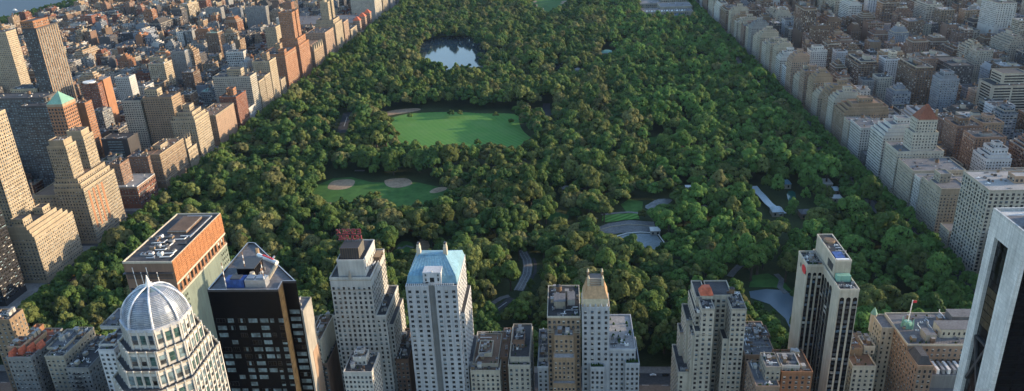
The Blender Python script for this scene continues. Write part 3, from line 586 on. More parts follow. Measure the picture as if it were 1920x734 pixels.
for k, xx in enumerate((.22, .37, .5, .7)): h.part('mast', lambda m: m.bar((x0 + (x1 - x0) * xx, y0 - 1.8, hh - 15), (x0 + (x1 - x0) * xx - .3, y0 - 1.8, hh - 2 - (k % 2) * 3), .22, 'white_paint'))
h.bulk(x0 + 8, x0 + 20, y0 + 38, y0 + 60, hh + .1, hh + 1.6, 'roof_brown'); h.part('tray_roof', lambda m: m.box(x0 + 8.4, x0 + 19.6, y0 + 38.4, y0 + 59.6, hh + 2, hh + 2.15, 'roof_brown'))
rg = random.Random(5)
for k in range(26):
    xx = rg.uniform(x0 + 3, x1 - 4); yy = rg.uniform(y0 + 3, y0 + 34); roof_unit_mb(xx, yy, hh + .1, rg.uniform(1, 3), rg.uniform(1, 3), rg.uniform(.8, 2), rg).build('roof_unit', h.rt)
for k in range(7):
    xx = rg.uniform(x0 + 4, x1 - 9); yy = y0 + 5 + k * 4.6; h.part('pipe', lambda m: (m.bar((xx, yy, hh + 1.2), (xx + 6, yy + .4, hh + 1.2), .32, 'white_paint', 6), m.bar((xx + 6, yy + .4, hh + 1.2), (xx + 6.4, yy + 4, hh + 1.2), .32, 'white_paint', 6)))
h.part('pipe', lambda m: (m.bar((x1 - 3, y0 + 30, hh + 1.5), (x1 - 3, y1 - 6, hh + 1.5), .4, 'metal', 6), m.bar((x1 - 3, y1 - 6, hh + 1.5), (x0 + 10, y1 - 6, hh + 1.5), .4, 'metal', 6))); h.done()
# black glass wedge
hh = 200
P = [gz(389, 548, hh)[:2], gz(522, 547, hh)[:2], gz(532, 530, hh)[:2], gz(555, 532, hh)[:2], gz(479, 459, hh)[:2], gz(469, 458, hh)[:2]]
P = [(P[0][0], 252.6), (P[1][0], 252.6), (P[2][0] - .2, 259.2), (P[3][0], 259.2), P[4], (P[0][0], P[5][1])]
h = Hero('office_tower', 'black glass wedge tower with triangular roof full of plant and red-white masts', 'black_panel', -125, 253, 'tower')
mb = MB(); mb.prism(P, 0, hh, 'black_panel', 'roof_grey', bottom=False); mb.build('curtain_wall', h.rt); VOLS.append((P[0][0], P[3][0], 252.6, 285, 0, hh))
h.part('roof_deck', lambda m: m.prism([(x * .985 + -122 * .015, y * .985 + 268 * .015) for x, y in P], hh + .05, hh + .2, 'roof_grey'))
mb = MB()
for k in range(len(P)):
    a, b = P[k], P[(k + 1) % len(P)]; d = Vector((b[0] - a[0], b[1] - a[1], 0)).normalized(); n = Vector((d.y, -d.x, 0)) * .45
    mb.quad((a[0], a[1], hh + 1), (b[0], b[1], hh + 1), (b[0] - n.x, b[1] - n.y, hh + 1), (a[0] - n.x, a[1] - n.y, hh + 1), 'metal'); mb.quad((a[0], a[1], hh + .01), (b[0], b[1], hh + .01), (b[0], b[1], hh + 1), (a[0], a[1], hh + 1), 'metal_dark')
    mb.quad((b[0] - n.x, b[1] - n.y, hh + .01), (a[0] - n.x, a[1] - n.y, hh + .01), (a[0] - n.x, a[1] - n.y, hh + 1), (b[0] - n.x, b[1] - n.y, hh + 1), 'metal_dark')
mb.build('parapet', h.rt)
rg = random.Random(11)
cols = [.8, 5.4, 9.6, 13.8, 18.5, 22.6, 26]; wd = [4.2, 3, 3.4, 4.2, 3.9, 2.1, 2.6]
for f in range(46):
    z = hh - 13 - f * 3.35
    if z < 8: break
    for c, w in zip(cols, wd):
        if rg.random() < .12: continue
        h.C.append((P[0][0] + c + w / 2, 252.6, z, 'S', w - .5, 2.0))
    h.C.append((P[3][0] - 2.6, 259.2, z, 'S', 4.2, 2.0))
h.wins = [6, 8, 8, 7, 8, 8]; h.fm = 'frame_dark'
mb = MB()
for f in range(40):
    z = hh - f * 4.9; a, b = P[1], P[2]; mb.quad((a[0] + .05, a[1] - .0, z - 4.8), (b[0] + .05, b[1], z - 4.8), (b[0] + .05, b[1], z), (a[0] + .05, a[1], z), 'bronze')
mb.build('bronze_chamfer', h.rt)
a = gz(422, 535, hh); h.part('plant_room', lambda m: (m.box(-131.5, -124.5, 262, 271, hh + .2, hh + 5, 'black_panel'), m.box(-131.8, -124.2, 261.7, 271.3, hh + 5, hh + 5.3, 'metal_dark')))
h.part('blue_tank', lambda m: (m.box(-134, -126.5, 255.3, 259.6, hh + .2, hh + 3.6, 'blue_plant'), m.box(-132, -128, 255.8, 259.2, hh + 3.6, hh + 4, 'metal_dark')))
h.part('cooling_tower', lambda m: (m.box(-126, -117.8, 255.2, 259.4, hh + .2, hh + 3.6, 'metal'), m.box(-125.4, -122.5, 255.8, 258.8, hh + 3.6, hh + 4.2, 'dome_louvre'), m.box(-121.6, -118.5, 255.8, 258.8, hh + 3.6, hh + 4.2, 'dome_louvre')))
h.part('exhaust_stack', lambda m: m.bar((-119.5, 262, hh + .2), (-116, 264, hh + 5.5), .8, 'cream', 8)); h.part('exhaust_stack', lambda m: m.cyl(-125, 261, hh + .2, hh + 4, 1.2, 1, 'cream', 10))
h.part('crane_arm', lambda m: (m.bar((-130, 280, hh + 2), (-119, 272, hh + 2.4), .9, 'white_paint', 6), m.bar((-127, 277.8, hh + 2.9), (-121, 273.5, hh + 3), .5, 'logo_red', 4), m.cyl(-131, 282, hh + .2, hh + 4, 1, .8, 'tan', 8)))
h.clutter(-134, -124, 263, 280, hh + .2, 14)
for px, py, q, n in ((425, 543, (411, 494), 9), (463, 522, (454, 474), 9), (498, 540, (490, 492), 9)):
    b = gz(px, py, hh); t = gy(q[0], q[1], b[1]); L = t[2] - b[2]
    mb = MB()
    for k in range(n): u = k / n; v = (k + 1) / n; mb.bar((b[0], b[1], hh + .2 + L * u), (b[0], b[1], hh + .2 + L * v), .2, 'white_paint' if k % 2 else ('umber' if k > 2 else 'metal'), 6)
    mb.build('mast', h.rt)
h.done()
# concrete slab behind the wedge
A = gz(583, 561, 122); B = gz(567, 584, 122); xs = B[0] + .6
h = Hero('apartment_tower', 'blank grey concrete slab standing against the black glass wedge', 'concrete', xs - 6, B[1], 'tower', roof='roof_grey'); h.v(xs - 14, xs, B[1] - 1, A[1] + 1, 122, par=.8); h.clutter(xs - 8, xs - 1, B[1], A[1], 122.1, 7)
h.part('brick_panel', lambda m: m.box(xs + .03, xs + .15, B[1] + 4, A[1] + 1, 0, 92, 'pink')); h.done()
simple('apartment_building', 'cream walled block with red parapet between the black wedge and signed hotel', 'cream', 575, 601, 640, 398, 30, E=None, roof='roof_brown', n=4, ups=[(580, 600, 622, 16, 14, 'cream')])
simple('apartment_building', 'low brown block beside the signed hotel foot', 'umber', 596, 614, 684, 398, 30, n=4)
# domed octagonal tower
cx, cy = -136.5, 211.; zb = 214.8
def octo(r, ex=0., k=.42):
    e = r * k; return [(cx - e, cy - r - ex), (cx + e, cy - r - ex), (cx + r, cy - e - ex), (cx + r, cy + e + ex), (cx + e, cy + r + ex), (cx - e, cy + r + ex), (cx - r, cy + e + ex), (cx - r, cy - e - ex)]
h = Hero('domed_tower', 'octagonal stepped stone tower under a ribbed metal dome with a short spire', 'hotel_stone', cx, cy, 'tower')
VOLS.append((cx - 17, cx + 17, cy - 17, cy + 20, 0, 212))
tiers = [(9.9, 0, zb, zb - 6.4), (11.2, 1.2, zb - 6.4, zb - 12), (12.4, 2.6, zb - 12, zb - 17.6), (13.7, 4.2, zb - 17.6, 0)]
mw = MB(); mp = MB(); mg = MB(); mr = MB()
def oface(a, b, z0, z1, bay, fl, w, hgt, top=1.6):
    L = math.dist(a, b); n = max(1, int(L / bay)); st = L / n; d = ((b[0] - a[0]) / L, (b[1] - a[1]) / L); ang = math.atan2(d[1], d[0])
    for f in range(int((z1 - z0 - top) / fl)):
        z = z1 - top - fl * (f + .5)
        if z < 60: break
        for k in range(n):
            t = (k + .5) * st; h.C.append((a[0] + d[0] * t, a[1] + d[1] * t, z, ang, w, hgt))
    for k in range(n + 1):
        t = min(max(k * st, .25), L - .25); nx, ny = d[1], -d[0]; c = (a[0] + d[0] * t, a[1] + d[1] * t)
        q = [(c[0] - d[0] * .22 - nx * .0, c[1] - d[1] * .22), (c[0] + d[0] * .22, c[1] + d[1] * .22), (c[0] + d[0] * .22 + nx * .45, c[1] + d[1] * .22 + ny * .45), (c[0] - d[0] * .22 + nx * .45, c[1] - d[1] * .22 + ny * .45)]
        mp.prism(q[::-1], max(z0, 40), z1 + .9, 'hotel_stone')
for r, ex, z1, z0 in tiers:
    p = octo(r, ex); mw.prism(p, z0, z1, 'hotel_stone', 'roof_tar', bottom=False)
    for k in range(8):
        a, b = p[k], p[(k + 1) % 8]
        if k in (4,): continue
        oface(a, b, z0, z1, 2.4, 3.4 if z0 == 0 else 4.2, 1.85, 2.5 if z0 == 0 else 3.4, .8)
    po = octo(r + .3, ex); pi_ = octo(r - .2, ex)
    for k in range(8):
        a, b, c, d = po[k], po[(k + 1) % 8], pi_[(k + 1) % 8], pi_[k]; mr.prism([a, b, c, d], z1 + .01, z1 + .6, 'limestone')
mw.build('wall', h.rt); mp.build('pier', h.rt); mr.build('parapet', h.rt)
h.wins = [5, 2, 4, 5, 1, 8]; h.fm = 'frame'
h.solid = []
# dome: eight ribs, louvred panels, spire
Rr = 10.2; Hd = 11.2; nseg = 8
def dp(ang, t, r=Rr): return (cx + r * math.cos(ang) * math.cos(t), cy + r * math.sin(ang) * math.cos(t), zb + .3 + Hd * math.sin(t))
a0 = -math.pi / 2 + math.pi / 8 - math.pi / 4 + math.pi / 8
mg = MB(); ml = MB()
angs = [-math.pi / 2 - math.pi / 8 + k * math.pi / 4 for k in range(8)]
for k in range(8):
    A1, A2 = angs[k], angs[k] + math.pi / 4
    for j in range(nseg):
        t0, t1 = j / nseg * math.pi / 2, (j + 1) / nseg * math.pi / 2
        for s in range(3):
            u0 = A1 + (A2 - A1) * s / 3; u1 = A1 + (A2 - A1) * (s + 1) / 3
            mg.quad(dp(u0, t0, Rr - .35), dp(u1, t0, Rr - .35), dp(u1, t1, Rr - .35), dp(u0, t1, Rr - .35), 'glass_pale' if j > 5 else 'dome_louvre')
    for j in range(20):
        t = math.pi / 2 * (j + .5) / 30
        for s in range(3):
            u0 = A1 + (A2 - A1) * (s / 3) + .02; u1 = A1 + (A2 - A1) * ((s + 1) / 3) - .0
            ml.bar(dp(u0, t, Rr - .1), dp(u1, t, Rr - .1), .10, 'dome_rib', 4)
    mb = MB()
    for j in range(12):
        t0, t1 = j / 12 * math.pi / 2, (j + 1) / 12 * math.pi / 2; mb.bar(dp(A1, t0, Rr + .1), dp(A1, t1, Rr + .1), .46 * (1 - .4 * j / 12), 'dome_rib', 8)
    mb.build('dome_rib', h.rt)
mg.build('dome_shell', h.rt); ml.build('dome_louvre', h.rt)
h.part('spire', lambda m: (m.cyl(cx, cy, zb + Hd - 1.5, zb + Hd + 1.5, 1.6, .8, 'white_paint', 12), m.cyl(cx, cy, zb + Hd + 1.5, zb + Hd + 4.2, .7, .1, 'white_paint', 12)))
h.part('dome_ring', lambda m: [m.prism([po_, pp_, qq_, rr_], zb + .05, zb + 1.2, 'dome_rib') for po_, pp_, qq_, rr_ in [(octo(10.3)[k], octo(10.3)[(k + 1) % 8], octo(9.5)[(k + 1) % 8], octo(9.5)[k]) for k in range(8)]]); h.done()
# cluster of older blocks at the south-west corner
simple('apartment_building', 'brown block with orange-lit tower head at the corner of the circle', 'tan', -22, 18, 602, 424, 14, S=(3.4, 3.4, 1.4, 1.8), E=(3.4, 3.4, 1.3, 1.8), n=4)
hh_, a, b, z = simple('apartment_building', 'brown stone block with red gabled roof terraces beside the circle', 'grey', 12, 58, 672, 394, 34, S=(3.0, 3.4, 1.3, 1.7), E=(3.2, 3.4, 1.3, 1.8), roof='roof_red', n=10, wins=[0, 1, 3, 4],
    ups=[(14, 40, 652, 6, 12, 'pink'), (36, 62, 646, 12, 14, 'tan'), (54, 68, 622, 26, 8, 'orange')])
for k in range(4):
    xx = a + 3 + k * 4.2; mb = MB(); mb.frustum(rect(xx - 1.6, xx + 1.6, 394 + k * 3, 400 + k * 3), z + .2, rect(xx - .3, xx + .3, 394 + k * 3, 400 + k * 3), z + 4.5, 'red_tile'); mb.build('gable', hh_.rt)
simple('apartment_building', 'white-fronted block with crowded terrace roof and stair towers', 'limestone', 84, 120, 670, 395, 34, S=(3.2, 3.3, 1.5, 1.7), E=(3.4, 3.3, 1.4, 1.8), roof='roof_grey', n=22, wins=[0, 1, 4], ups=[(88, 120, 654, 8, 22, 'limestone'), (96, 108, 636, 22, 8, 'tan'), (108, 118, 644, 26, 7, 'umber')])
hh_, a, b, z = simple('apartment_building', 'grey loft block with black fire escapes down its front', 'grey', 124, 166, 692, 390, 36, S=(3.2, 3.4, 1.3, 1.8), E=(3.4, 3.3, 1.4, 1.8), roof='roof_tar', n=14, ups=[(132, 160, 666, 20, 20, 'tan')])
for k in range(14):
    hh_.part('fire_escape', lambda m: (m.box(a + 4, a + 9, 388.7, 389.9, z - 4 - k * 3.4, z - 3.85 - k * 3.4, 'metal_dark'), m.bar((a + 4.5, 389.2, z - 7.2 - k * 3.4), (a + 8.6, 389.2, z - 4 - k * 3.4), .12, 'metal_dark', 4), m.box(a + 4, a + 9, 388.65, 388.75, z - 3.85 - k * 3.4, z - 2.9 - k * 3.4, 'metal_dark')))
simple('apartment_building', 'pale office block with open white roof frame just west of the domed tower', 'hotel_white', 184, 214, 658, 380, 50, S=(3.0, 3.3, 1.7, 1.6), E=(3.4, 3.3, 1.4, 1.8), roof='roof_grey', n=8, wins=[0, 4], ups=[(188, 226, 614, 24, 22, 'white'), (186, 216, 648, 4, 12, 'white')])
simple('apartment_building', 'cream office block with ribbon windows at the foot of the signed hotel', 'white', 644, 697, 700, 372, 20, S=(2.6, 3.3, 1.3, 1.6), E=(3, 3.3, 1.3, 1.6), roof='roof_tar', n=10, ups=[(662, 686, 672, 8, 8, 'white'), (668, 681, 660, 10, 4, 'hotel_white')])

# ------------------------------------------------------------------ west side avenue wall
def cpw(label, mat, pf, pb, w, yoff=0, S=(3.3, 3.4, 1.4, 1.8), E=(3.3, 3.4, 1.4, 1.8), roof='roof_tar', ups=(), n=10, name='apartment_building', wins=None, zfix=None, most=100, X=-500, band=(), base=None, pmat=None, cat='building', tank=True, group=None):
    a = gx(*pf, X); b = gx(*pb, X); z = zfix or (a[2] + b[2]) / 2; y0, y1 = a[1], b[1]
    h = Hero(name, label, mat, X - w / 2, y0, cat, roof, wins, group=group)
    h.v(X - w, X, y0, y1, z, S=S, E=E, pmat=pmat)
    for u in ups:     # fractions of width from avenue (a0,a1), of length (b0,b1), height, mat
        h.v(X - w * u[1], X - w * u[0], y0 + (y1 - y0) * u[2], y0 + (y1 - y0) * u[3], z + u[4], z - .5 if len(u) < 7 else z + u[6], S=S if u[4] > 4 else None, E=E if u[4] > 4 else None, mat=u[5] or mat)
    if tank: h.tank(X - w * .55, y0 + (y1 - y0) * .6, z + .1); h.tank(X - w * .7, y0 + (y1 - y0) * .25, z + .1, 1.6)
    h.clutter(X - w + 2, X - 2, y0 + 2, y1 - 2, z + .1, n)
    if band: h.bands([z - k if k >= 0 else -k for k in band], 'sandstone', 0, .35, .7)
    h.done(most); return h
# black glazed tower at the circle
h = Hero('office_tower', 'black tower with bronze grid of windows beside the circle', 'blackbrick', -530, 590, 'tower', wins=[0, 3, 7, 0, 1], fm='bronze'); h.v(-562, -512, 576, 605, 160, S=(2.4, 3.5, 1.9, 2.3), E=(3, 3.5, 2.4, 2.3)); h.done()
cpw('long white stone apartment block with stepped terraces facing the park by the circle', 'sandstone', (64, 445), (136, 399), 24, E=(2.7, 3.3, 1.3, 1.8), ups=[(.06, 1, .0, .92, 3.6, None), (.12, 1, .0, .84, 7.2, None, 3.2), (.2, 1, 0, .76, 10.8, None, 6.8), (.3, .8, .02, .22, 18, 'sandstone', 10), (.3, .7, .5, .68, 17, 'sandstone', 10)], band=(4, 26, -9), tank=False, pmat='sandstone')
h = Hero('apartment_tower', 'cream stone tower with bright park face rising behind the stepped white block', 'sandstone', -560, 640, 'tower'); a = gx(0, 262, -532); h.v(-556, -532, 640, 672, 158, S=(3, 3.4, 1.4, 1.9), E=(3, 3.4, 1.6, 1.9)); h.v(-570, -556, 640, 672, 120, S=(3, 3.4, 1.4, 1.9), E=(3, 3.4, 1.6, 1.9)); h.clutter(-555, -534, 642, 670, 158, 5); h.done()
# twin towered tan block
Y0, Y1 = gx(86 + 82, 455, -500)[1], 0
bodyA = gx(162, 345, -500)
h = Hero('apartment_building', 'tan stone apartment block with two square towers overlooking the park', 'tan', -520, 722, 'building', 'roof_brown')
ya, yb_ = 705., 764.; zB = 62
h.mat = 'sandstone'; h.v(-532, -500, ya, yb_, zB, S=(3.3, 3.4, 1.4, 1.8), E=(2.5, 3.4, 1.3, 2.0)); h.v(-560, -532, ya + 4, yb_, zB - 8, S=(3.3, 3.4, 1.4, 1.8))
h.v(-532, -503, ya + 2, yb_ - 2, zB + 5, zB - .5, S=(3.3, 3.4, 1.4, 1.8), E=(3.3, 3.4, 1.4, 1.8)); h.v(-531, -506, ya + 4, yb_ - 4, zB + 10, zB + 4.5, S=(3.3, 3.4, 1.4, 1.8), E=(3.3, 3.4, 1.4, 1.8))
for q0, q1 in ((ya + 5, ya + 23), (yb_ - 23, yb_ - 5)):
    h.v(-530, -510, q0, q1, 107, zB + 9.5, S=(2.6, 3.4, 1.2, 1.8), E=(2.6, 3.4, 1.2, 1.8)); h.v(-528, -512, q0 + 2, q1 - 2, 113, 106.5, S=None, E=None); h.clutter(-527, -513, q0 + 3, q1 - 3, 113.1, 6)
h.part('orange_spandrel', lambda m: [m.box(-499.97, -499.8, ya + 6 + k * 8, ya + 9.2 + k * 8, 16, zB - 4, 'orange') for k in range(4)]); h.done()
cpw('low red brick and white hall with pale roof between twin towered block and squat palazzo', 'red', (262, 345 + 28), (292, 330 + 6), 40, zfix=27, E=(4, 5.5, 2.2, 3.4), pmat='white', roof='roof_pale', band=(2, 11), tank=False, n=12)
cpw('squat tan palazzo block with carved cornice facing the park', 'tan', (299, 289), (344, 262), 26, roof='roof_brown', band=(3, 9, -10), ups=[(.3, .7, .3, .6, 5, 'sandstone')], n=18, pmat='sandstone')
h = Hero('church', 'small stepped stone building with pinnacles between the palazzo and art deco block', 'sandstone', -515, 935, 'church'); h.v(-524, -500, 930, 955, 26, S=(3, 3.4, 1.2, 2), E=(3, 6, 1.2, 4)); h.v(-520, -504, 936, 950, 38, 25, S=(3, 4, 1, 2.4), E=(3, 4, 1, 2.4)); 
for q in (936, 943, 950): h.part('pinnacle', lambda m: m.cyl(-504, q, 37, 46, 1, .1, 'sandstone', 6))
h.done()
cpw('cream art deco block with stepped ziggurat top facing the park', 'sandstone', (365, 226), (391, 212), 34, yoff=0, ups=[(.05, .9, .05, .9, 5, None), (.15, .8, .15, .8, 10, None, 4), (.3, .6, .3, .6, 18, 'sandstone', 9)], band=(8, -10), n=16)
cpw('broad pink brick block with blank striped face and pale base', 'pink', (404, 217), (438, 195), 30, E=(6, 3.4, .9, 1.5), pmat='sandstone', band=(2, -9), roof='roof_brown', n=20)
cpw('red brick apartment block with square chimney head on the avenue', 'red', (443, 188), (462, 178), 26, zfix=50, ups=[(.3, .7, .3, .6, 10, 'orange')], band=(-9,), n=10)
cpw('small white stone temple front beside the red brick block', 'white', (467, 212), (479, 204), 22, zfix=21, tank=False, n=3, E=(4, 9, 1.6, 6))
# grey slab with white balconies
y0 = gz(484, 272)[1]
def byy(label, mat, y0, y1, z, w, X=-500, **k):
    a = pr(X, y0, z); b = pr(X, y1, z); return cpw(label, mat, a, b, w, X=X, **k)
byy('wide grey tower slab with ribbon windows and a box penthouse on the avenue', 'khaki', 1166, 1192, 66, 62, S=(3.2, 3.2, 2.2, 1.3), E=(3.2, 3.2, 2.2, 1.5), ups=[(.25, .62, .2, .7, 11, 'sandstone')], n=16, tank=False)
byy('narrow cream block, southern of the stepped pair beside the grey slab', 'sandstone', 1196, 1222, 50, 24, n=6, E=(3, 3.2, 1.8, 1.6)); byy('narrow cream block, northern of the stepped pair beside the grey slab', 'sandstone', 1224, 1250, 52, 24, n=6, E=(3, 3.2, 1.8, 1.6))
byy('tall cream block with tower head just south of the red terrace block', 'sandstone', 1254, 1286, 70, 30, n=9, ups=[(.2, .5, .3, .7, 12, 'tan')], band=(6,)); byy('small pale rowhouse cluster below the red terrace block', 'sandstone', 1292, 1316, 28, 18, n=5)
byy('broad red brick block with corner turrets and pale base on the avenue', 'orange', 1330, 1392, 66, 44, band=(6, -14), ups=[(.05, .3, .1, .3, 6, None), (.3, .5, .3, .5, 14, 'tan')], n=14)
# tall orange single tower
h = Hero('apartment_building', 'tall orange-lit tower block with ribbed paired shafts rising from broad shoulders', 'orange', -520, 1420, 'building'); h.v(-542, -500, 1410, 1470, 64, S=(3, 3.3, 1.3, 1.8), E=(3, 3.3, 1.3, 1.8)); h.v(-538, -503, 1416, 1464, 76, 63, S=(3, 3.3, 1.3, 1.8), E=(3, 3.3, 1.3, 1.8)); h.v(-534, -508, 1420, 1436, 124, 75, S=(3, 3.3, 1.3, 1.8), E=(3, 3.3, 1.3, 1.8)); h.v(-534, -508, 1442, 1458, 124, 75, S=(3, 3.3, 1.3, 1.8), E=(3, 3.3, 1.3, 1.8)); h.v(-534, -514, 1436, 1442, 118, 75); h.clutter(-533, -509, 1421, 1457, 124.1, 10); h.done()
# gabled brownstone
h = Hero('apartment_building', 'steep gabled yellow brick apartment house with pointed dormers', 'tan', -520, 1500, 'building'); h.v(-545, -500, 1492, 1556, 36, S=(3.3, 4, 1.4, 2.2), E=(3.3, 4, 1.4, 2.2), par=0)
mb = MB(); mb.frustum(rect(-545, -500, 1492, 1556), 36.2, rect(-536, -509, 1500, 1548), 47, 'roof_brown'); mb.build('pitched_roof', h.rt)
for k in range(5): h.part('gable', lambda m: m.frustum(rect(-504, -499.8, 1494 + k * 13, 1502 + k * 13), 36.1, rect(-504, -499.8, 1497.6 + k * 13, 1498.4 + k * 13), 49, 'sandstone'))
h.done()
byy('pale brick block with roof gardens between gabled house and twin spires', 'pink', 1576, 1640, 56, 40, band=(4, -12), n=14, wins=[0, 1, 3])
h = Hero('apartment_building', 'cream block carrying two tall pointed temple-topped towers', 'sandstone', -520, 1660, 'building'); h.v(-545, -500, 1655, 1712, 60, S=(3, 3.3, 1.3, 1.8), E=(3, 3.3, 1.3, 1.8)); h.v(-542, -504, 1659, 1708, 68, 59, S=(3, 3.3, 1.3, 1.8), E=(3, 3.3, 1.3, 1.8))
for q in (1661, 1690): 
    h.v(-530, -512, q, q + 16, 106, 67, S=(3, 3.3, 1.3, 1.8), E=(3, 3.3, 1.3, 1.8)); h.part('temple_top', lambda m: (m.cyl(-521, q + 8, 106, 116, 5, 4, 'sandstone', 12), m.cyl(-521, q + 8, 116, 124, 3, .3, 'copper_green', 12)))
h.done()
byy('pink stone block next north of the twin spires', 'pink', 1722, 1762, 52, 30, n=8); byy('low pale museum wing with flat cornice by the trees', 'sandstone', 1772, 1830, 26, 34, n=8, tank=False)
h = Hero('museum', 'long grey museum with red pyramid-roofed corner towers', 'pink', -600, 1850, 'museum', roof='roof_grey'); h.v(-700, -512, 1860, 1985, 26, S=(5, 5, 2, 3), E=(5, 5, 2, 3)); 
for q, w in ((1860, 16), (1915, 16), (1968, 16)): h.v(-516, -500, q, q + w, 32, S=(4, 5, 1.8, 3), E=(4, 5, 1.8, 3), par=0); h.part('tower_roof', lambda m: m.frustum(rect(-517, -499, q - 1, q + w + 1), 32.2, rect(-509, -507, q + 7, q + 9), 41, 'red_tile'))
h.clutter(-690, -520, 1865, 1980, 26.1, 30); h.done()
byy('wide pale grey block filling the avenue beyond the museum', 'khaki', 2030, 2110, 70, 64, n=14, ups=[(.3, .6, .3, .6, 10, None)]); byy('towered stone block beyond the wide pale block', 'sandstone', 2125, 2190, 66, 60, n=12, ups=[(.1, .4, .1, .5, 16, None)])

# ------------------------------------------------------------------ further west towers picked out by eye
def inner(label, mat, pl, prr, py, hh, depth, name='apartment_tower', S=(3.3, 3.3, 1.6, 1.7), E=(3.3, 3.3, 1.5, 1.7), W=None, ups=(), roof='roof_tar', n=8, wins=None, most=60, par=1, cat='tower', tank=True):
    a = gz(pl, py, hh); b = gz(prr, py, hh); x0, x1, y0 = a[0], b[0], (a[1] + b[1]) / 2
    h = Hero(name, label, mat, (x0 + x1) / 2, y0, cat, roof, wins)
    h.v(x0, x1, y0, y0 + depth, hh, S=S, E=E, W=W, par=par)
    for u in ups: h.v(x0 + (x1 - x0) * u[0], x0 + (x1 - x0) * u[1], y0 + depth * u[2], y0 + depth * u[3], hh + u[4], hh - .5, S=S if u[4] > 5 else None, E=E if (E and u[4] > 5) else None, W=W if (W and u[4] > 5) else None, mat=u[5] or mat)
    if tank: h.tank(x0 + (x1 - x0) * .7, y0 + depth * .5, hh + .1)
    h.clutter(x0 + 1, x1 - 1, y0 + 1, y0 + depth - 1, hh + .1, n); h.done(most); return h, x0, x1, y0
inner('dark stepped slab with rows of grey balconies behind the twin towered block', 'dark', -40, 78, 186, 118, 26, name='apartment_tower', S=(3.4, 3.1, 2.2, 1.5), E=(3.4, 3.1, 2.0, 1.5), wins=[4, 8, 0, 4], n=12)
hh_, a, b, y = inner('shorter dark balconied wing on the park side of the stepped slab', 'dark', 40, 92, 200, 112, 34, S=(3.4, 3.1, 2.2, 1.5), E=(3.4, 3.1, 2.0, 1.5), wins=[4, 8, 0, 4])
hh_, a, b, y = inner('orange brick tower with pale pyramid roof and square windows', 'orange', 89, 117, 201, 124, 24, S=(3.4, 3.9, 2.1, 2.4), E=(3.4, 3.9, 2.1, 2.4), wins=[0, 0, 3], par=0, tank=False, n=0)
hh_.part('pyramid_roof', lambda m: (m.box(a - .4, b + .4, y - .4, y + 24.4, 124.15, 127, 'sandstone'), m.frustum(rect(a, b, y, y + 24), 127, rect((a + b) / 2 - .3, (a + b) / 2 + .3, y + 11.7, y + 12.3), 139, 'copper_green')))
inner('cream tower at the edge of the view with bright park face', 'sandstone', -40, 8, 62, 130, 26, n=4)
hh_, a, b, y = inner('very tall dark tower with orange penthouse and glittering park face', 'dark', 42, 66, 55, 172, 50, S=(3.4, 3.3, 1.9, 1.7), E=(3.4, 3.3, 1.9, 1.8), ups=[(0, .9, 0, .7, 10, 'orange')], wins=[0, 8, 4, 0], n=4, tank=False)
hh_.part('park_face', lambda m: [m.box(b + .03, b + .14, y + k * 5.2, y + k * 5.2 + 1.6, 4, 171, 'tan') for k in range(10)])
hh_, a, b, y = inner('red brick tower with rounded white-ringed roof deck', 'red', 152, 182, 158, 86, 30, S=(3.4, 3.4, 1.6, 1.9), E=(2.8, 3.4, 1.3, 1.9), roof='roof_pale', n=10)
hh_.part('round_deck', lambda m: m.cyl(a + 9, y + 8, 86.2, 88.2, 9, 9, 'white_paint', 24)); hh_.bulk(b - 12, b + 2, y + 12, y + 32, 0, 89, 'orange')
inner('tan tower, western of the balconied pair behind the palazzo', 'khaki', 228, 262, 190, 84, 24, S=(3.3, 3.1, 2.0, 1.5), wins=[0, 3, 0]); inner('tan tower, eastern of the balconied pair behind the palazzo', 'tan', 268, 320, 184, 88, 26, S=(3.3, 3.1, 2.0, 1.5), wins=[0, 3, 0], ups=[(.0, .45, .3, .8, 9, 'sandstone')])
inner('low dark building with bold white floor bands behind the twin towered block', 'dark', 190, 238, 262, 46, 26, S=(40, 3.6, 20, 1.6), E=None, wins=[8], tank=False)
inner('brown brick mid-rise with dark roof behind the palazzo', 'umber', 238, 276, 296, 44, 26); inner('orange brick block behind the pyramid-roofed tower', 'orange', 130, 158, 195, 92, 16, S=None); inner('small orange panelled block behind the low red hall', 'umber', 202, 224, 310, 52, 20)
inner('cream block with chamfered corners behind the balconied slab', 'sandstone', 20, 68, 168, 82, 28, n=9, cat='building'); inner('white stepped block behind the dark balconied slab', 'white', 98, 118, 168, 70, 20, cat='building')
inner('white block with orange park face in the west side streets', 'white', 215, 241, 146, 62, 20, cat='building', E=(4, 3.3, 1, 1.6)); inner('white gridded block behind the avenue wall', 'white', 424, 455, 98, 60, 18, S=(3.6, 4.5, 2.4, 2.8), cat='building'); 
inner('dark tower with lit edge above the brownstone streets', 'grey', 320, 345, 98, 66, 20); inner('cream tower slab above the brownstone streets', 'sandstone', 280, 300, 108, 60, 22); inner('cream tower beside the orange spired block', 'sandstone', 496, 516, 52, 82, 26); inner('white sided tower beside the orange paired shafts', 'white', 518, 535, 35, 88, 28); inner('orange tower on the northern avenue beyond the cream pair', 'orange', 530, 545, 6, 76, 22)
inner('grey ribbed slab on the cross avenue, western one', 'grey', 385, 412, 16, 62, 20); inner('grey ribbed slab on the cross avenue, middle one', 'bluegrey', 430, 448, 17, 62, 20); inner('grey ribbed slab on the cross avenue, eastern one', 'grey', 460, 496, 14, 66, 20)

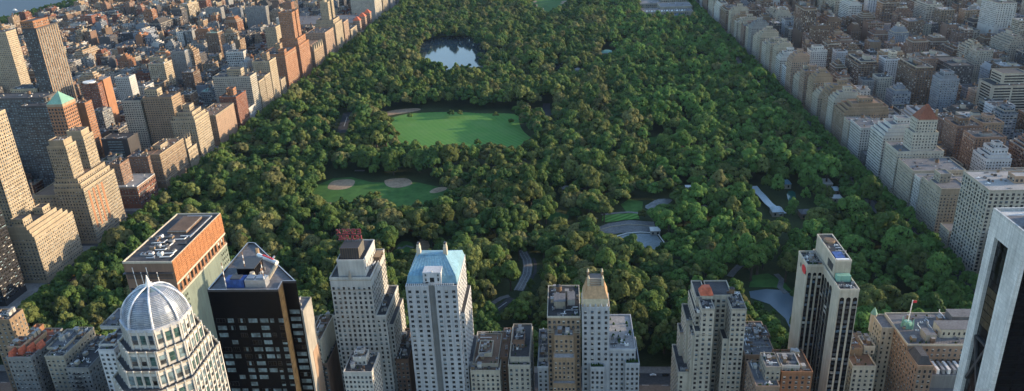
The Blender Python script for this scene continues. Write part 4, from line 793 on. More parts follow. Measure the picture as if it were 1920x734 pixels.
# ------------------------------------------------------------------ east side avenue wall
def fifth(label, mat, y0, y1, z, w, W=(3.2, 3.3, 1.4, 1.8), S=(3.2, 3.3, 1.4, 1.8), ups=(), roof='roof_grey', n=12, name='apartment_building', wins=None, band=(), X=356, tank=True, pmat=None, most=100):
    h = Hero(name, label, mat, X + w / 2, y0, 'building', roof, wins); h.v(X, X + w, y0, y1, z, W=W, S=S, pmat=pmat)
    for u in ups: h.v(X + w * u[0], X + w * u[1], y0 + (y1 - y0) * u[2], y0 + (y1 - y0) * u[3], z + u[4], z - .5 if len(u) < 7 else z + u[6], S=S if u[4] > 3.2 else None, W=W if u[4] > 3.2 else None, mat=u[5] or mat)
    if tank: h.tank(X + w * .6, y0 + (y1 - y0) * .5, z + .1)
    h.clutter(X + 2, X + w - 2, y0 + 2, y1 - 2, z + .1, n)
    if band: h.bands([z - k if k >= 0 else -k for k in band], 'warmstone', 0, .35, .7)
    h.done(most); return h
SB = lambda a: [(.05, 1, .04, .96, 3.4, None), (.12, 1, .1, .9, 6.8, None, 3), (.22, .9, .2, .8, 10.2, None, 6.4), (.4, .7, .35, .65, 16, a, 9.8)]
xx = 356
fifth('tall tan brick tower with broad flat roof and bulkheads behind the office slab', 'khaki', 622, 668, 82, 62, W=(4.4, 3.6, 2.4, 2.3), S=(4.4, 3.6, 2.4, 2.3), roof='roof_pale', n=20, tank=False, ups=[(.45, .7, .35, .6, 6, 'pink')], name='apartment_tower')
fifth('low mansion with white dormers between tan tower and cream block', 'warmstone', 672, 690, 20, 40, roof='roof_grey', tank=False, n=6)
fifth('broad cream block with stepped roof terraces and copper stair head', 'warmstone', 700, 742, 48, 50, ups=[(.0, .5, .0, .6, 3.4, None), (.1, .3, .4, .7, 12, 'warmstone')], band=(4, -10), n=26)
fifth('narrow white strip block just north of the cream terrace block', 'white', 744, 758, 44, 36, n=6, wins=[0, 2]); fifth('flat-topped pale block with green roof decks', 'warmstone', 762, 800, 46, 52, band=(3, 7), n=14, roof='roof_grey', W=(3.0, 3.3, 1.5, 1.5))
h = fifth('stepped stone hotel tower with steep brown pyramid roof', 'khaki', 804, 838, 52, 48, ups=[(.3, .85, .1, .7, 20, None), (.36, .8, .16, .64, 34, None, 19)], band=(4,), tank=False, name='hotel_tower')
h.part('pyramid_roof', lambda m: (m.frustum(rect(374, 395, 809, 826), 86.3, rect(384, 386, 817, 819), 101, 'roof_red'), m.box(392, 394, 811, 813, 86, 97, 'tan')))
fifth('white and tan block with deep terraced top facing the park', 'white', 846, 884, 56, 46, ups=SB('white'), n=16, W=(3, 3.3, 2.2, 1.5)); fifth('dark low house in the gap beside two white blocks', 'dark', 888, 904, 18, 30, n=5, tank=False)
fifth('white block with columned south side', 'white', 912, 948, 44, 50, W=(3, 3.3, 1.8, 1.6), n=18, wins=[0, 2, 0]); fifth('narrow grey-white block tucked in the avenue wall', 'limestone', 952, 972, 40, 32, n=7)
fifth('wide tan block with planted stepped terraces', 'tan', 974, 1012, 44, 56, ups=SB('tan'), n=16, roof='roof_brown')
Yc = 1016
rgE = random.Random(21)
spec = [('khaki', 'olive stone block with balconied corner'), ('tan', 'tan block with crowded chimneys'), ('warmstone', 'cream block with bright stair head'), ('tan', 'sandy block with sheer west wall'), ('pink', 'rosy block with low penthouse'), ('warmstone', 'buff block north of the rosy one'), ('pink', 'pale brick block with high bulkhead'),
        ('hotel_white', 'modern white gridded block'), ('white', 'white slab with band windows'), ('warmstone', 'grey stone block beside the white slab'), ('warmstone', 'yellowish block with double bulkhead'), ('khaki', 'olive block with roof pergola'), ('warmstone', 'slim stone block with dark slot'), ('warmstone', 'cream block with flat planted roof'),
        ('grey', 'grey low block'), ('warmstone', 'stone block with twin bulkheads'), ('umber', 'brown block by the museum'), ('warmstone', 'tall stone block opposite the museum'), ('khaki', 'olive block opposite the museum'), ('tan', 'tan block beyond the museum'), ('warmstone', 'last pale block of the avenue wall')]
k = 0
for mat, lab in spec:
    L = rgE.uniform(21, 31); w = rgE.uniform(26, 40); z = rgE.uniform(36, 56)
    fifth(lab + ' on the east avenue', mat, Yc, Yc + L, z, w, ups=SB(mat) if rgE.random() < .7 else [(.3, .7, .3, .7, 7, None), (.1, .3, .6, .9, 4, 'warmstone')], n=18, most=100 if Yc < 1250 else 40, W=(3.2, 3.3, 1.5, 1.8) if 'white' not in mat else (3.0, 3.2, 2.3, 1.4), S=(3.2, 3.3, 1.5, 1.8) if 'white' not in mat else (3.4, 3.2, 2.2, 1.7))
    Yc += L + (1.2 if k % 2 == 0 else 17); k += 1
EAST_END = Yc

# ------------------------------------------------------------------ further east blocks picked out by eye
EW = dict(E=None, W=(3.3, 3.3, 1.5, 1.7), name='apartment_building', cat='building')
inner('large white institution with bold horizontal window bands beyond the mansions', 'limestone', 1862, 1935, 162, 54, 40, **{**EW, 'W': (30, 3.8, 26, 1.9), 'S': (30, 3.8, 26, 1.9)}, wins=[0], ups=[(.3, 1, .3, 1, 14, None)], tank=False, n=14)
inner('lower white wing stepping down from the banded institution', 'limestone', 1856, 1900, 196, 36, 30, **{**EW, 'W': (30, 3.8, 26, 1.9), 'S': (3.4, 3.6, 2, 1.9)}, wins=[0, 4], tank=False)
inner('white ziggurat apartment block behind the tan tower', 'hotel_white', 1850, 1898, 300, 46, 30, **EW, ups=[(.1, 1, .1, .9, 3.4, None), (.25, .9, .2, .8, 10, None), (.4, .7, .3, .6, 15, None)], n=10)
inner('brown brick slab, nearer of the pair behind the pyramid-roofed hotel', 'umber', 1795, 1842, 238, 54, 34, **EW, ups=[(.2, .6, .3, .7, 6, 'brown')], n=10)
inner('tawny brick slab just east of the brown brick slab', 'tan', 1842, 1884, 232, 50, 30, **EW, ups=[(.3, .7, .3, .7, 6, 'pink')], n=10)
inner('blue-grey stepped tower in the middle of the east side', 'bluegrey', 1764, 1800, 150, 62, 26, **EW, ups=[(.1, .9, .1, .9, 4, None), (.25, .75, .2, .8, 9, None)], n=8)
inner('grey-white notched tower north of the blue-grey tower', 'hotel_white', 1660, 1688, 112, 60, 26, **EW, ups=[(.5, .9, .3, .8, 9, 'cream')], n=6)
inner('white framed block beside the bright stair head', 'white', 1520, 1552, 96, 50, 22, **EW, ups=[(.2, .8, .2, .8, 6, None)], n=6)
inner('narrow white block with dark side behind the avenue wall', 'hotel_white', 1568, 1590, 98, 46, 20, **EW, n=4); inner('cream castle-topped block in the north east streets', 'cream', 1604, 1626, 108, 48, 20, **EW, ups=[(.3, .7, .3, .7, 7, None)], n=4)
inner('grey block with white-edged dark frame', 'grey', 1618, 1640, 152, 44, 20, **EW, n=4); inner('khaki brick block behind the terraced tan block', 'khaki', 1646, 1674, 146, 46, 22, **EW, n=5)
inner('long olive brick block with dark flat roof behind the hotel pyramid', 'umber', 1768, 1800, 226, 42, 30, **EW, n=16); inner('white mansard institution east of the blue-grey tower', 'limestone', 1828, 1850, 172, 34, 20, **EW, n=2, roof='roof_tar')
inner('white and brick block with busy roof beside the ziggurat', 'hotel_white', 1862, 1905, 200, 44, 22, **EW, n=10); inner('broad brown slab near the top of the east side', 'umber', 1712, 1760, 112, 52, 20, **EW, n=6)
# ------------------------------------------------------------------ the rest of the city
rg = random.Random(42)
HV = [(a, b, c, d) for a, b, c, d, e, f in VOLS]
def clash(x0, x1, y0, y1, m=1.5): return any(x0 < b + m and x1 > a - m and y0 < d + m and y1 > c - m for a, b, c, d in HV)
def inview(x0, x1, y0, y1, z):
    ps = [pr(x, y, q) for x in (x0, x1) for y in (y0, y1) for q in (0, z)]
    xs = [p[0] for p in ps]; ys = [p[1] for p in ps]
    if min(xs) < -5000: return False, 0, 0
    if max(xs) < -160 or min(xs) > 2080 or max(ys) < -120 or min(ys) > 860: return False, 0, 0
    return True, (max(xs) - min(xs)) * (max(ys) - min(ys)), xs
SPECS = []
WPAL = ['tan', 'brown', 'umber', 'brown', 'red', 'orange', 'grey', 'grey', 'sandstone', 'limestone', 'umber', 'dark', 'bluegrey', 'dark', 'umber', 'tan', 'white']
EPAL = ['umber', 'brown', 'umber', 'tan', 'brown', 'khaki', 'white', 'limestone', 'bluegrey', 'dark', 'umber', 'hotel_white', 'brown', 'warmstone', 'umber', 'dark']
BLOCKS = []
def add(x0, x1, y0, y1, h, kind, pal, bi):
    if x1 - x0 < 4 or y1 - y0 < 4 or clash(x0, x1, y0, y1): return
    ok, area, _ = inview(x0, x1, y0, y1, h)
    if not ok: return
    SPECS.append(dict(b=(x0, x1, y0, y1), h=h, kind=kind, mat=rg.choice(pal), seed=rg.randrange(10 ** 6), area=area, bi=bi, up=rg.random()))
wcols = [(-745, -505), (-1020, -775), (-1295, -1050), (-1560, -1325), (-1650, -1588)]
ecols = [(358, 480), (500, 622), (664, 788), (812, 936), (962, 1150), (1176, 1380), (1408, 1620), (1648, 1900)]
for side, cols, pal in (('w', wcols, WPAL), ('e', ecols, EPAL)):
    for ci, (bx0, bx1) in enumerate(cols):
        for si in range(-1, 30):
            by0 = 463 + 9 + 80.5 * si; by1 = by0 + 62.5
            if by1 > 3150 or (side == 'w' and ci == 4 and by0 > 1700): continue
            ok, _, _ = inview(bx0, bx1, by0, by1, 90)
            if not ok: continue
            bi = (side, ci, si); BLOCKS.append((bx0 - 4, bx1 + 4, by0 - 4, by1 + 4))
            # avenue ends
            first = ci == 0
            for end in (0, 1):
                w = rg.uniform(24, 34) if bx1 - bx0 > 90 else 22
                xa, xb = (bx0, bx0 + w) if end == 0 else (bx1 - w, bx1)
                parkend = (side == 'w' and first and end == 1) or (side == 'e' and first and end == 0)
                if rg.random() < .28 or (parkend and rg.random() < .5): ys = [(by0, by1 - .5)]
                else: m = by0 + rg.uniform(24, 38); ys = [(by0, m - .6), (m + .6, by1)]
                for ya, yb in ys:
                    r = rg.random()
                    tall = .5 if side == 'e' else .24
                    h = rg.uniform(44, 56) if parkend else (rg.uniform(42, 74) if r < tall else rg.uniform(18, 42))
                    if r > .965 and not parkend: h = rg.uniform(80, 115) if (side == 'w' or by0 > 1500) else rg.uniform(50, 66)
                    if side == 'w' and ci >= 3 and by0 > 1500: h = min(h, rg.uniform(16, 30))
                    add(xa, xb, ya, yb, h, 'apartment_building', pal, bi)
            # side street rows
            xa = bx0 + 35; xe = bx1 - 35
            for row in (0, 1):
                x = xa + rg.uniform(0, 2)
                dep = 20; 
                while x < xe - 6:
                    r = rg.random(); far = by0 > 1900
                    if r < (.14 if side == 'w' else .24): w = rg.uniform(13, 21); h = rg.uniform(24, 52); d = rg.uniform(24, 29); kd = 'apartment_building'
                    elif r < .38: w = rg.uniform(12, 18); h = rg.uniform(18, 30); d = 25; kd = 'apartment_building'
                    else: w = rg.uniform(5.6, 7) * (2 if far else 1); h = rg.uniform(13.5, 18); d = rg.uniform(16, 20); kd = 'townhouse'
                    w = min(w, xe - x)
                    y0 = by0 if row == 0 else by1 - d
                    add(x, x + w - .15, y0, y0 + d, h, kd, pal, bi); x += w
# the blocks south of the park between the towers
for (xa, xb, ya, yb, h) in ((-470, -420, 330, 380, 60), (-400, -350, 320, 372, 52), (-340, -290, 325, 372, 62), (-230, -205, 320, 365, 40), (-200, -162, 300, 350, 58), (-100, -60, 300, 345, 50), (-40, 0, 320, 350, 38), (20, 60, 310, 352, 42), (72, 110, 300, 345, 44), (250, 300, 310, 372, 60), (300, 345, 380, 440, 40), (-45, -20, 416, 440, 30), (45, 68, 404, 438, 46), (206, 214, 300, 340, 20), (108, 138, 404, 438, 34), (176, 188, 402, 438, 30), (-300, -262, 392, 440, 50), (-270, -254, 390, 438, 46)):
    add(xa, xb, ya, yb, h, 'apartment_building', WPAL, ('s', 0, 0))

def gen(S, far=False):
    """meshes of one building, keyed by part"""
    x0, x1, y0, y1 = S['b']; h = S['h']; m = S['mat']; r = random.Random(S['seed']); out = {k: MB() for k in ('wall', 'roof', 'bulkhead', 'water_tank', 'roof_unit')}
    W = out['wall']; W.tk = []; east = x0 > 0
    levels = [(x0, x1, y0, y1, 0, h)]
    w, d = x1 - x0, y1 - y0
    if S['kind'] == 'apartment_building' and h > 38 and S['up'] < .75 and w > 16 and d > 16:
        s = r.uniform(1.5, 3.5); n = r.choice((1, 2, 3)); hh = h
        levels = [(x0, x1, y0, y1, 0, h - 3.4 * n)]
        for k in range(1, n + 1): levels.append((x0 + s * k, x1 - s * k, y0 + s * k, y1 - s * k, h - 3.4 * (n - k + 1), h - 3.4 * (n - k)))
    rf = r.choice(['roof_tar', 'roof_tar', 'roof_tar', 'roof_grey', 'roof_pale', 'roof_tar', 'roof_grey', 'copper_green' if r.random() < .12 else 'roof_tar'])
    st = r.random(); bay = r.uniform(2.9, 3.7); fl = r.uniform(3.1, 3.6); ww = r.uniform(1.2, 1.9); wh = r.uniform(1.6, 2.0)
    if st < .16: bay, ww, wh = 3.6, 2.9, 1.5
    elif st < .25: bay, ww, wh = 3.0, 1.7, 2.5
    dist = math.hypot((x0 + x1) / 2, y0)
    if dist > 1700: bay *= 1.35; ww *= 1.35; fl *= 1.0
    for a, b, c, e, z0, z1 in levels:
        W.box(a, b, c, e, z0, z1, m, bottom=False)
        p = r.choice([m, 'limestone', m]); t = .4
        if b - a > 9 and e - c > 9 or not far:
            W.box(a - .15, b + .15, c - .15, c + t, z1 - .4, z1 + .9, p); W.box(a - .15, b + .15, e - t, e + .15, z1 - .4, z1 + .9, p)
            W.box(a - .15, a + t, c + t, e - t, z1 - .4, z1 + .9, p); W.box(b - t, b + .15, c + t, e - t, z1 - .4, z1 + .9, p)
        out['roof'].box(a + .1, b - .1, c + .1, e - .1, z1 + .02, z1 + .14, rf, bottom=False)
        faces = [('S', b - a)] + ([('W', e - c)] if east else [('E', e - c)])
        for sd, L in faces:
            if z1 - z0 < 3: continue
            blank = S['kind'] == 'apartment_building' and r.random() < .13 and z0 == 0 and h < 60
            if blank: continue
            n = max(1, int((L - .8) / bay)); stp = L / n; nf = int((z1 - max(z0, 0) - .7) / fl)
            nf = max(nf, 1)
            for f in range(nf):
                z = z1 - .9 - fl * (f + .5)
                if z < 3 or z - wh / 2 < z0: break
                if dist > 1300 and z < h - 45: break
                for k in range(n):
                    g = GL[r.randrange(6)]; q = (k + .5) * stp; zz0, zz1 = z - wh / 2, z + wh / 2
                    if sd == 'S': W.quad((a + q - ww / 2, c - .05, zz0), (a + q + ww / 2, c - .05, zz0), (a + q + ww / 2, c - .05, zz1), (a + q - ww / 2, c - .05, zz1), g)
                    elif sd == 'E': W.quad((b + .05, c + q - ww / 2, zz0), (b + .05, c + q + ww / 2, zz0), (b + .05, c + q + ww / 2, zz1), (b + .05, c + q - ww / 2, zz1), g)
                    else: W.quad((a - .05, c + q + ww / 2, zz0), (a - .05, c + q - ww / 2, zz0), (a - .05, c + q - ww / 2, zz1), (a - .05, c + q + ww / 2, zz1), g)
            if r.random() < .5 and z0 == 0 and L > 10:
                for zb_ in (z1 - fl * 1.0 - .9, 7.5):
                    if zb_ < 4: continue
                    if sd == 'S': W.box(a - .3, b + .3, c - .35, c - .07, zb_ - .25, zb_ + .2, 'limestone')
                    elif sd == 'E': W.box(b + .07, b + .35, c, e, zb_ - .25, zb_ + .2, 'limestone')
                    else: W.box(a - .35, a - .07, c, e, zb_ - .25, zb_ + .2, 'limestone')
    a, b, c, e, _, zt = levels[-1]; w, d = b - a, e - c; zt += .14
    if w > 9 and d > 9:
        for k in range(r.choice((1, 1, 2))):
            bw, bd, bh = r.uniform(3.5, w * .4 + 1), r.uniform(3.5, d * .4 + 1), r.uniform(2.6, 7 if h > 35 else 3.5)
            bx, byy_ = r.uniform(a + 1, b - 1 - bw), r.uniform(c + 1, e - 1 - bd); bm = r.choice([m, m, 'limestone', 'tan', 'grey'])
            out['bulkhead'].box(bx, bx + bw, byy_, byy_ + bd, zt + .01 * k, zt + bh, bm, top='roof_tar', bottom=False)
            if r.random() < .35: q = tank_mb(bx + bw / 2, byy_ + bd / 2, zt + bh, 1.7); merge(out['water_tank'], q); W.tk.append((bx + bw / 2, byy_ + bd / 2, zt + bh, 1.7))
        if r.random() < .5: tx, ty = r.uniform(a + 3, b - 3), r.uniform(c + 3, e - 3); merge(out['water_tank'], tank_mb(tx, ty, zt, 1.8)); W.tk.append((tx, ty, zt, 1.8))
    elif S['kind'] == 'townhouse':
        out['bulkhead'].box(a + .8, a + 2.8, c + d * .5, c + d * .5 + 3, zt, zt + 2.6, r.choice([m, 'limestone', 'roof_grey', 'brown']), bottom=False)
        out['bulkhead'].box(b - 1.2, b - .4, c + 2, c + 3.6, zt, zt + 1.8, r.choice([m, 'brown', 'limestone']), bottom=False)
        if r.random() < .3: out['roof_unit'].box(a + 1.5, b - 1.6, c + 4, c + 8, zt, zt + .8, r.choice(['glass_pale', 'white_paint', 'metal']), bottom=False)
    n = int(w * d / 34) if not far else int(w * d / 70)
    for k in range(min(n, 22)):
        s = r.uniform(.8, 2.4); xx, yy = r.uniform(a + 1, b - 1), r.uniform(c + 1, e - 1)
        out['roof_unit'].box(xx - s / 2, xx + s / 2, yy - s / 2, yy + s / 2, zt, zt + r.uniform(.6, 2), r.choice(['metal', 'roof_pale', 'white_paint', 'roof_grey', 'planting', 'metal_dark', 'umber']), bottom=False)
    S['tanks'] = bool(out['water_tank'].f); S['steps'] = len(levels) > 1; S['roofc'] = rf
    return out
def split_build(mb, name, rt, most):
    """one object per box"""
    nf = 5; nb = len(mb.f) // nf
    for k in range(min(nb, most)):
        m = MB(); m.v = mb.v[k * 8:(k + 1) * 8]; m.f = [tuple(j - k * 8 for j in f) for f in mb.f[k * nf:(k + 1) * nf]]; m.m = mb.m[k * nf:(k + 1) * nf]; m.build(name, rt)
def merge(a, b):
    i = len(a.v); a.v += b.v; a.f += [tuple(i + j for j in f) for f in b.f]; a.m += b.m

for S in SPECS: VOLS.append((*S['b'], 0, S['h']))
BX = np.array(VOLS, dtype=float); CAM = np.array([0, 0, H])
LO = BX[:, [0, 2, 4]]; HI = BX[:, [1, 3, 5]]
def seen(p, own=None):
    d = np.array(p) - CAM; d = np.where(np.abs(d) < 1e-9, 1e-9, d)
    t1 = (LO - CAM) / d; t2 = (HI - CAM) / d; tn = np.minimum(t1, t2).max(1); tf = np.maximum(t1, t2).min(1)
    hit = (tn < tf) & (tf > 0) & (tn < .997)
    if own is not None: hit[own] = False
    return not hit.any()
nh = len(VOLS) - len(SPECS)
for k, S in enumerate(SPECS):
    x0, x1, y0, y1 = S['b']; h = S['h']; xm, ym = (x0 + x1) / 2, (y0 + y1) / 2; sx = x1 if xm < 0 else x0
    pts = [(xm, ym, h), (xm, y0, h - 3), (xm, y0, h * .5), (sx, ym, h - 3), (sx, ym, h * .5), (xm, y1, h)]
    v = 0
    for p in pts:
        q = pr(*p)
        if 0 <= q[0] <= 1920 and 0 <= q[1] <= 734 and seen(p, nh + k): v += 1
    S['score'] = S['area'] * v / len(pts)
ORD = ['first', 'second', 'third', 'fourth', 'fifth', 'sixth', 'seventh', 'eighth', 'ninth', 'tenth', 'eleventh', 'twelfth', 'thirteenth', 'fourteenth', 'fifteenth', 'sixteenth', 'seventeenth', 'eighteenth', 'nineteenth', 'twentieth'] + ['twenty-' + a for a in ('first', 'second', 'third', 'fourth', 'fifth', 'sixth', 'seventh', 'eighth', 'ninth')] + ['thirtieth'] + ['thirty-' + a for a in ('first', 'second', 'third', 'fourth', 'fifth', 'sixth', 'seventh', 'eighth', 'ninth')]
CN = dict(sandstone='sandy', warmstone='cream stone', tan='tan', umber='dark brown', brown='brown', red='red brick', orange='orange brick', grey='grey', khaki='olive', cream='cream', limestone='pale stone', pink='rosy', dark='black', bluegrey='blue-grey', white='white', hotel_white='bluish white')
count = {}
picked = {'apartment_building': 0, 'townhouse': 0}
lim = {'apartment_building': 205, 'townhouse': 240}
rest = {'apartment_building': MB(), 'townhouse': MB()}
for S in sorted(SPECS, key=lambda s: -s['score']):
    kd = S['kind']
    if picked[kd] < lim[kd] and S['score'] > 0:
        picked[kd] += 1; g = gen(S); x0, x1, y0, y1 = S['b']; side, ci, si = S['bi']
        st = int(S['h'] / 3.3); size = 'low' if st < 8 else ('mid-rise' if st < 13 else ('tall' if st < 20 else 'very tall'))
        feat = ('with stepped top' if S['steps'] else ('with water tank' if S['tanks'] else 'with flat roof'))
        av = {'w': 'west', 'e': 'east', 's': 'south'}[side]
        if side == 's': base = f"{size} {CN[S['mat']]} block {feat} between the southern towers"
        else: base = f"{size} {CN[S['mat']]} {'house' if kd == 'townhouse' else 'block'} {feat}, {av} side, {ORD[si + 1]} street, {ORD[ci]} block from park"
        c = count.get(base, 0); count[base] = c + 1
        if c: base = base.replace(size + ' ', ORD[c] + ' ' + size + ' ', 1)
        if kd == 'townhouse': base = base.replace('with flat roof', 'row').replace(' row,', ' in row,')
        rt = root(kd, base, 'house' if kd == 'townhouse' else 'building', ((x0 + x1) / 2, (y0 + y1) / 2, 0), 'townhouses in the side streets' if kd == 'townhouse' else 'apartment blocks filling the street grid')
        for pn, mb in g.items():
            if pn in ('bulkhead', 'roof_unit'): split_build(mb, pn, rt, 9 if kd != 'townhouse' else 3)
            elif pn == 'water_tank' and mb.f:
                for x_, y_, z_, r_ in g['wall'].tk: tank_obj(x_, y_, z_, r_, rt)
            else: mb.build(pn, rt)
    else:
        g = gen(S, True)
        for mb in g.values(): merge(rest[kd], mb)
for kd, mb in rest.items():
    o = mb.build(kd); tag(o, {'apartment_building': 'dense remaining apartment blocks filling the far street grid', 'townhouse': 'remaining small row houses between the apartment blocks'}[kd], 'buildings', None, 'stuff')
print('GENERIC', len(SPECS), picked, len(VOLS))
# ------------------------------------------------------------------ ground, roads, park surfaces
def gmat(name, c1, c2, sc=.03, rough=.95, fine=.5):
    m, nt, b = mat_base(name); n = noise(nt, sc, pos(nt), 6, .6); f = ramp(nt, n, .35, .65)
    n2 = noise(nt, fine, pos(nt), 3); f2 = ramp(nt, n2, .3, .7, .75, 1.2)
    c = mixc(nt, f, c1, c2); vs = nd(nt, 'ShaderNodeVectorMath', operation='SCALE'); nt.links.new(c, vs.inputs[0]); nt.links.new(f2, vs.inputs['Scale']); nt.links.new(vs.outputs[0], b.inputs['Base Color'])
    b.inputs['Roughness'].default_value = rough; b.inputs['Specular IOR Level'].default_value = .2; return m
gmat('asphalt', (.045, .047, .05), (.065, .065, .068), .05); gmat('pavement', (.17, .165, .155), (.23, .22, .21), .05); gmat('park_soil', (.02, .035, .012), (.045, .06, .022), .02)
gmat('grass', (.036, .105, .024), (.07, .155, .038), .025, fine=.12); gmat('sand', (.27, .195, .13), (.37, .28, .19), .09, fine=.35); gmat('path', (.13, .135, .14), (.20, .20, .195), .05); gmat('rock', (.16, .17, .17), (.26, .27, .27), .12, fine=.3)
gmat('yard', (.03, .045, .02), (.09, .085, .07), .06)
gmat('rink', (.15, .19, .21), (.22, .26, .28), .05, .5); plain('line_white', (.36, .37, .37), .7)
# mown lawn with diagonal stripes worn into it
m, nt, b = mat_base('mown_lawn')
w = nd(nt, 'ShaderNodeTexWave', wave_type='BANDS', bands_direction='X'); w.inputs['Scale'].default_value = .055; w.inputs['Distortion'].default_value = .5; w.inputs['Detail'].default_value = 1
mp = nd(nt, 'ShaderNodeMapping'); mp.inputs['Rotation'].default_value = (0, 0, R(52)); g_ = nd(nt, 'ShaderNodeNewGeometry'); nt.links.new(g_.outputs['Position'], mp.inputs['Vector']); nt.links.new(mp.outputs[0], w.inputs['Vector'])
f = ramp(nt, w.outputs['Fac'], .2, .8); n = ramp(nt, noise(nt, .025, pos(nt), 5), .3, .7)
c = mixc(nt, f, (.06, .155, .035), (.12, .27, .065)); n_ = ramp(nt, noise(nt, .025, pos(nt), 5), .45, .75, 0, .5); c = mixc(nt, n_, c, (.16, .25, .08)); nt.links.new(c, b.inputs['Base Color']); b.inputs['Roughness'].default_value = .95; b.inputs['Specular IOR Level'].default_value = .1
def water(name, c, bump=.02, sc=.25, rough=.06):
    m, nt, b = mat_base(name); b.inputs['Base Color'].default_value = (*c, 1); b.inputs['Roughness'].default_value = rough; b.inputs['IOR'].default_value = 1.33; b.inputs['Specular IOR Level'].default_value = .7
    n = noise(nt, sc, pos(nt, 1, 1, 1), 5, .6); bp = nd(nt, 'ShaderNodeBump'); bp.inputs['Strength'].default_value = .5; bp.inputs['Distance'].default_value = bump * 4; nt.links.new(n, bp.inputs['Height']); nt.links.new(bp.outputs[0], b.inputs['Normal'])
water('lake_water', (.05, .07, .08), .02, .2, .07); water('river_water', (.01, .028, .055), .15, .04, .5); water('pond_water', (.11, .15, .18), .02, .25, .3); water('pool_green', (.03, .12, .10), .01)  # pond base colour: murky water with the sky's reflection put into it

def sheet(name, poly, z, mat, kind='structure', th=0):
    mb = MB(); n = len(poly)
    if th: mb.prism(poly, z - th, z, mat)
    else: mb.v += [(x, y, z) for x, y in poly]; mb.f.append(tuple(range(n))); mb.m.append(mat)
    o = mb.build(name); o['kind'] = kind; return o
def ccw(p): 
    a = sum(p[i][0] * p[(i + 1) % len(p)][1] - p[(i + 1) % len(p)][0] * p[i][1] for i in range(len(p))); return p if a > 0 else p[::-1]
def gp(pts, z=0., grow=1., sh=(0, 0)):
    q = [gz(x, y, z)[:2] for x, y in pts]; cx_ = sum(a for a, b in q) / len(q); cy_ = sum(b for a, b in q) / len(q)
    return ccw([(cx_ + (a - cx_) * grow + sh[0], cy_ + (b - cy_) * grow + sh[1]) for a, b in q])
def smooth(pts, it=2):
    for _ in range(it):
        o = []
        for k in range(len(pts)):
            a, b = pts[k], pts[(k + 1) % len(pts)]; o += [(a[0] * .75 + b[0] * .25, a[1] * .75 + b[1] * .25), (a[0] * .25 + b[0] * .75, a[1] * .25 + b[1] * .75)]
        pts = o
    return pts
PX0, PX1, PY0, PY1 = -469., 324., 486., 4560.
sheet('ground', [(-1700, -3000), (9000, -3000), (9000, 20000), (-1700, 20000)], 0, 'asphalt')
sheet('river', [(-20000, -3000), (-1712, -3000), (-1712, 20000), (-20000, 20000)], -1.5, 'river_water')
mb = MB(); mb.box(-1712, -1699.9, -3000, 20000, -3, .3, 'concrete'); struct('river_bank', mb)
sheet('riverside_ground', [(-1699, -500), (-1572, -500), (-1572, 6000), (-1699, 6000)], .25, 'park_soil')
sheet('park_ground', [(PX0, PY0), (PX1, PY0), (PX1, PY1), (PX0, PY1)], .3, 'park_soil')
mb = MB()
for a, b, c, d in BLOCKS: mb.box(a, b, c, d, -.2, .15, 'pavement', bottom=False)
mb.box(-480, PX0, 480, 4570, -.2, .16, 'pavement'); mb.box(PX1, 333, 500, 4570, -.2, .16, 'pavement'); mb.box(PX0, 260, 478, PY0, -.2, .16, 'pavement')
mb.box(-500, 345, 380, 448, -.2, .15, 'pavement'); struct('pavement', mb)
mb = MB()
for a, b, c, d in BLOCKS: mb.box(a + 42, b - 42, c + 28, d - 28, .1, .22, 'yard', bottom=False) if b - a > 100 else None
struct('yard_ground', mb)
mb = MB()
for k in range(140):
    y = 500 + k * 14
    for x in (-490, 345): mb.box(x - .15, x + .15, y, y + 5, .0, .03, 'line_white')
for k in range(60): mb.box(-480 + k * 14, -475 + k * 14, 463.4, 463.7, 0, .03, 'line_white')
struct('lane_marking', mb)

CLEAR = []       # visible open areas, as seen from the camera: no crown may cover them
def clearing(px, pad=0): CLEAR.append(px)
ME = [(735, 222), (762, 210), (800, 205), (865, 204), (905, 207), (935, 206), (965, 208), (962, 222), (972, 240), (1002, 256), (985, 263), (900, 268), (820, 271), (772, 270), (752, 262), (738, 247), (728, 235)]
clearing(ME); sheet('meadow_lawn', smooth(gp(ME, 0, 1.12, (0, -30))), .45, 'mown_lawn')
SP = [(716, 212), (745, 206), (785, 203), (792, 208), (750, 214), (722, 219)]; clearing(SP); sheet('sand_path', smooth(gp(SP)), .6, 'sand')
BF = [(598, 372), (612, 340), (640, 328), (668, 326), (700, 334), (770, 334), (836, 348), (838, 356), (800, 372), (770, 382), (735, 387), (716, 372), (695, 366), (680, 372), (640, 378), (612, 382)]
clearing(BF); sheet('ballfield_lawn', gp(BF, 0, 1.2, (5, -25)), .45, 'grass')
for P_ in ([(613, 355), (618, 344), (630, 338), (666, 337), (665, 347), (655, 354), (638, 357), (622, 357)], [(720, 343), (722, 338), (745, 335), (765, 335), (776, 345), (762, 351), (742, 354), (726, 351)], [(802, 362), (818, 352), (840, 352), (836, 358), (815, 364)], [(598, 386), (606, 381), (628, 381), (626, 385), (612, 389)]):
    sheet('infield', smooth(gp(P_)), .6, 'sand')
LK = [(786, 104), (794, 92), (808, 80), (822, 74), (850, 77), (872, 74), (890, 84), (896, 96), (894, 108), (895, 126), (878, 128), (868, 122), (852, 122), (846, 131), (832, 130), (822, 120)]
clearing(LK); sheet('lake', gp([(765, 110), (775, 94), (790, 82), (815, 72), (845, 68), (890, 72), (912, 88), (918, 110), (912, 135), (880, 150), (840, 150), (795, 130)], 0), .5, 'lake_water')
L2 = [(1038, 119), (1048, 120), (1053, 131), (1048, 132)]; clearing(L2); sheet('lake', gp([(1020, 112), (1045, 114), (1070, 120), (1080, 132), (1060, 138), (1035, 130)], 0), .5, 'lake_water')
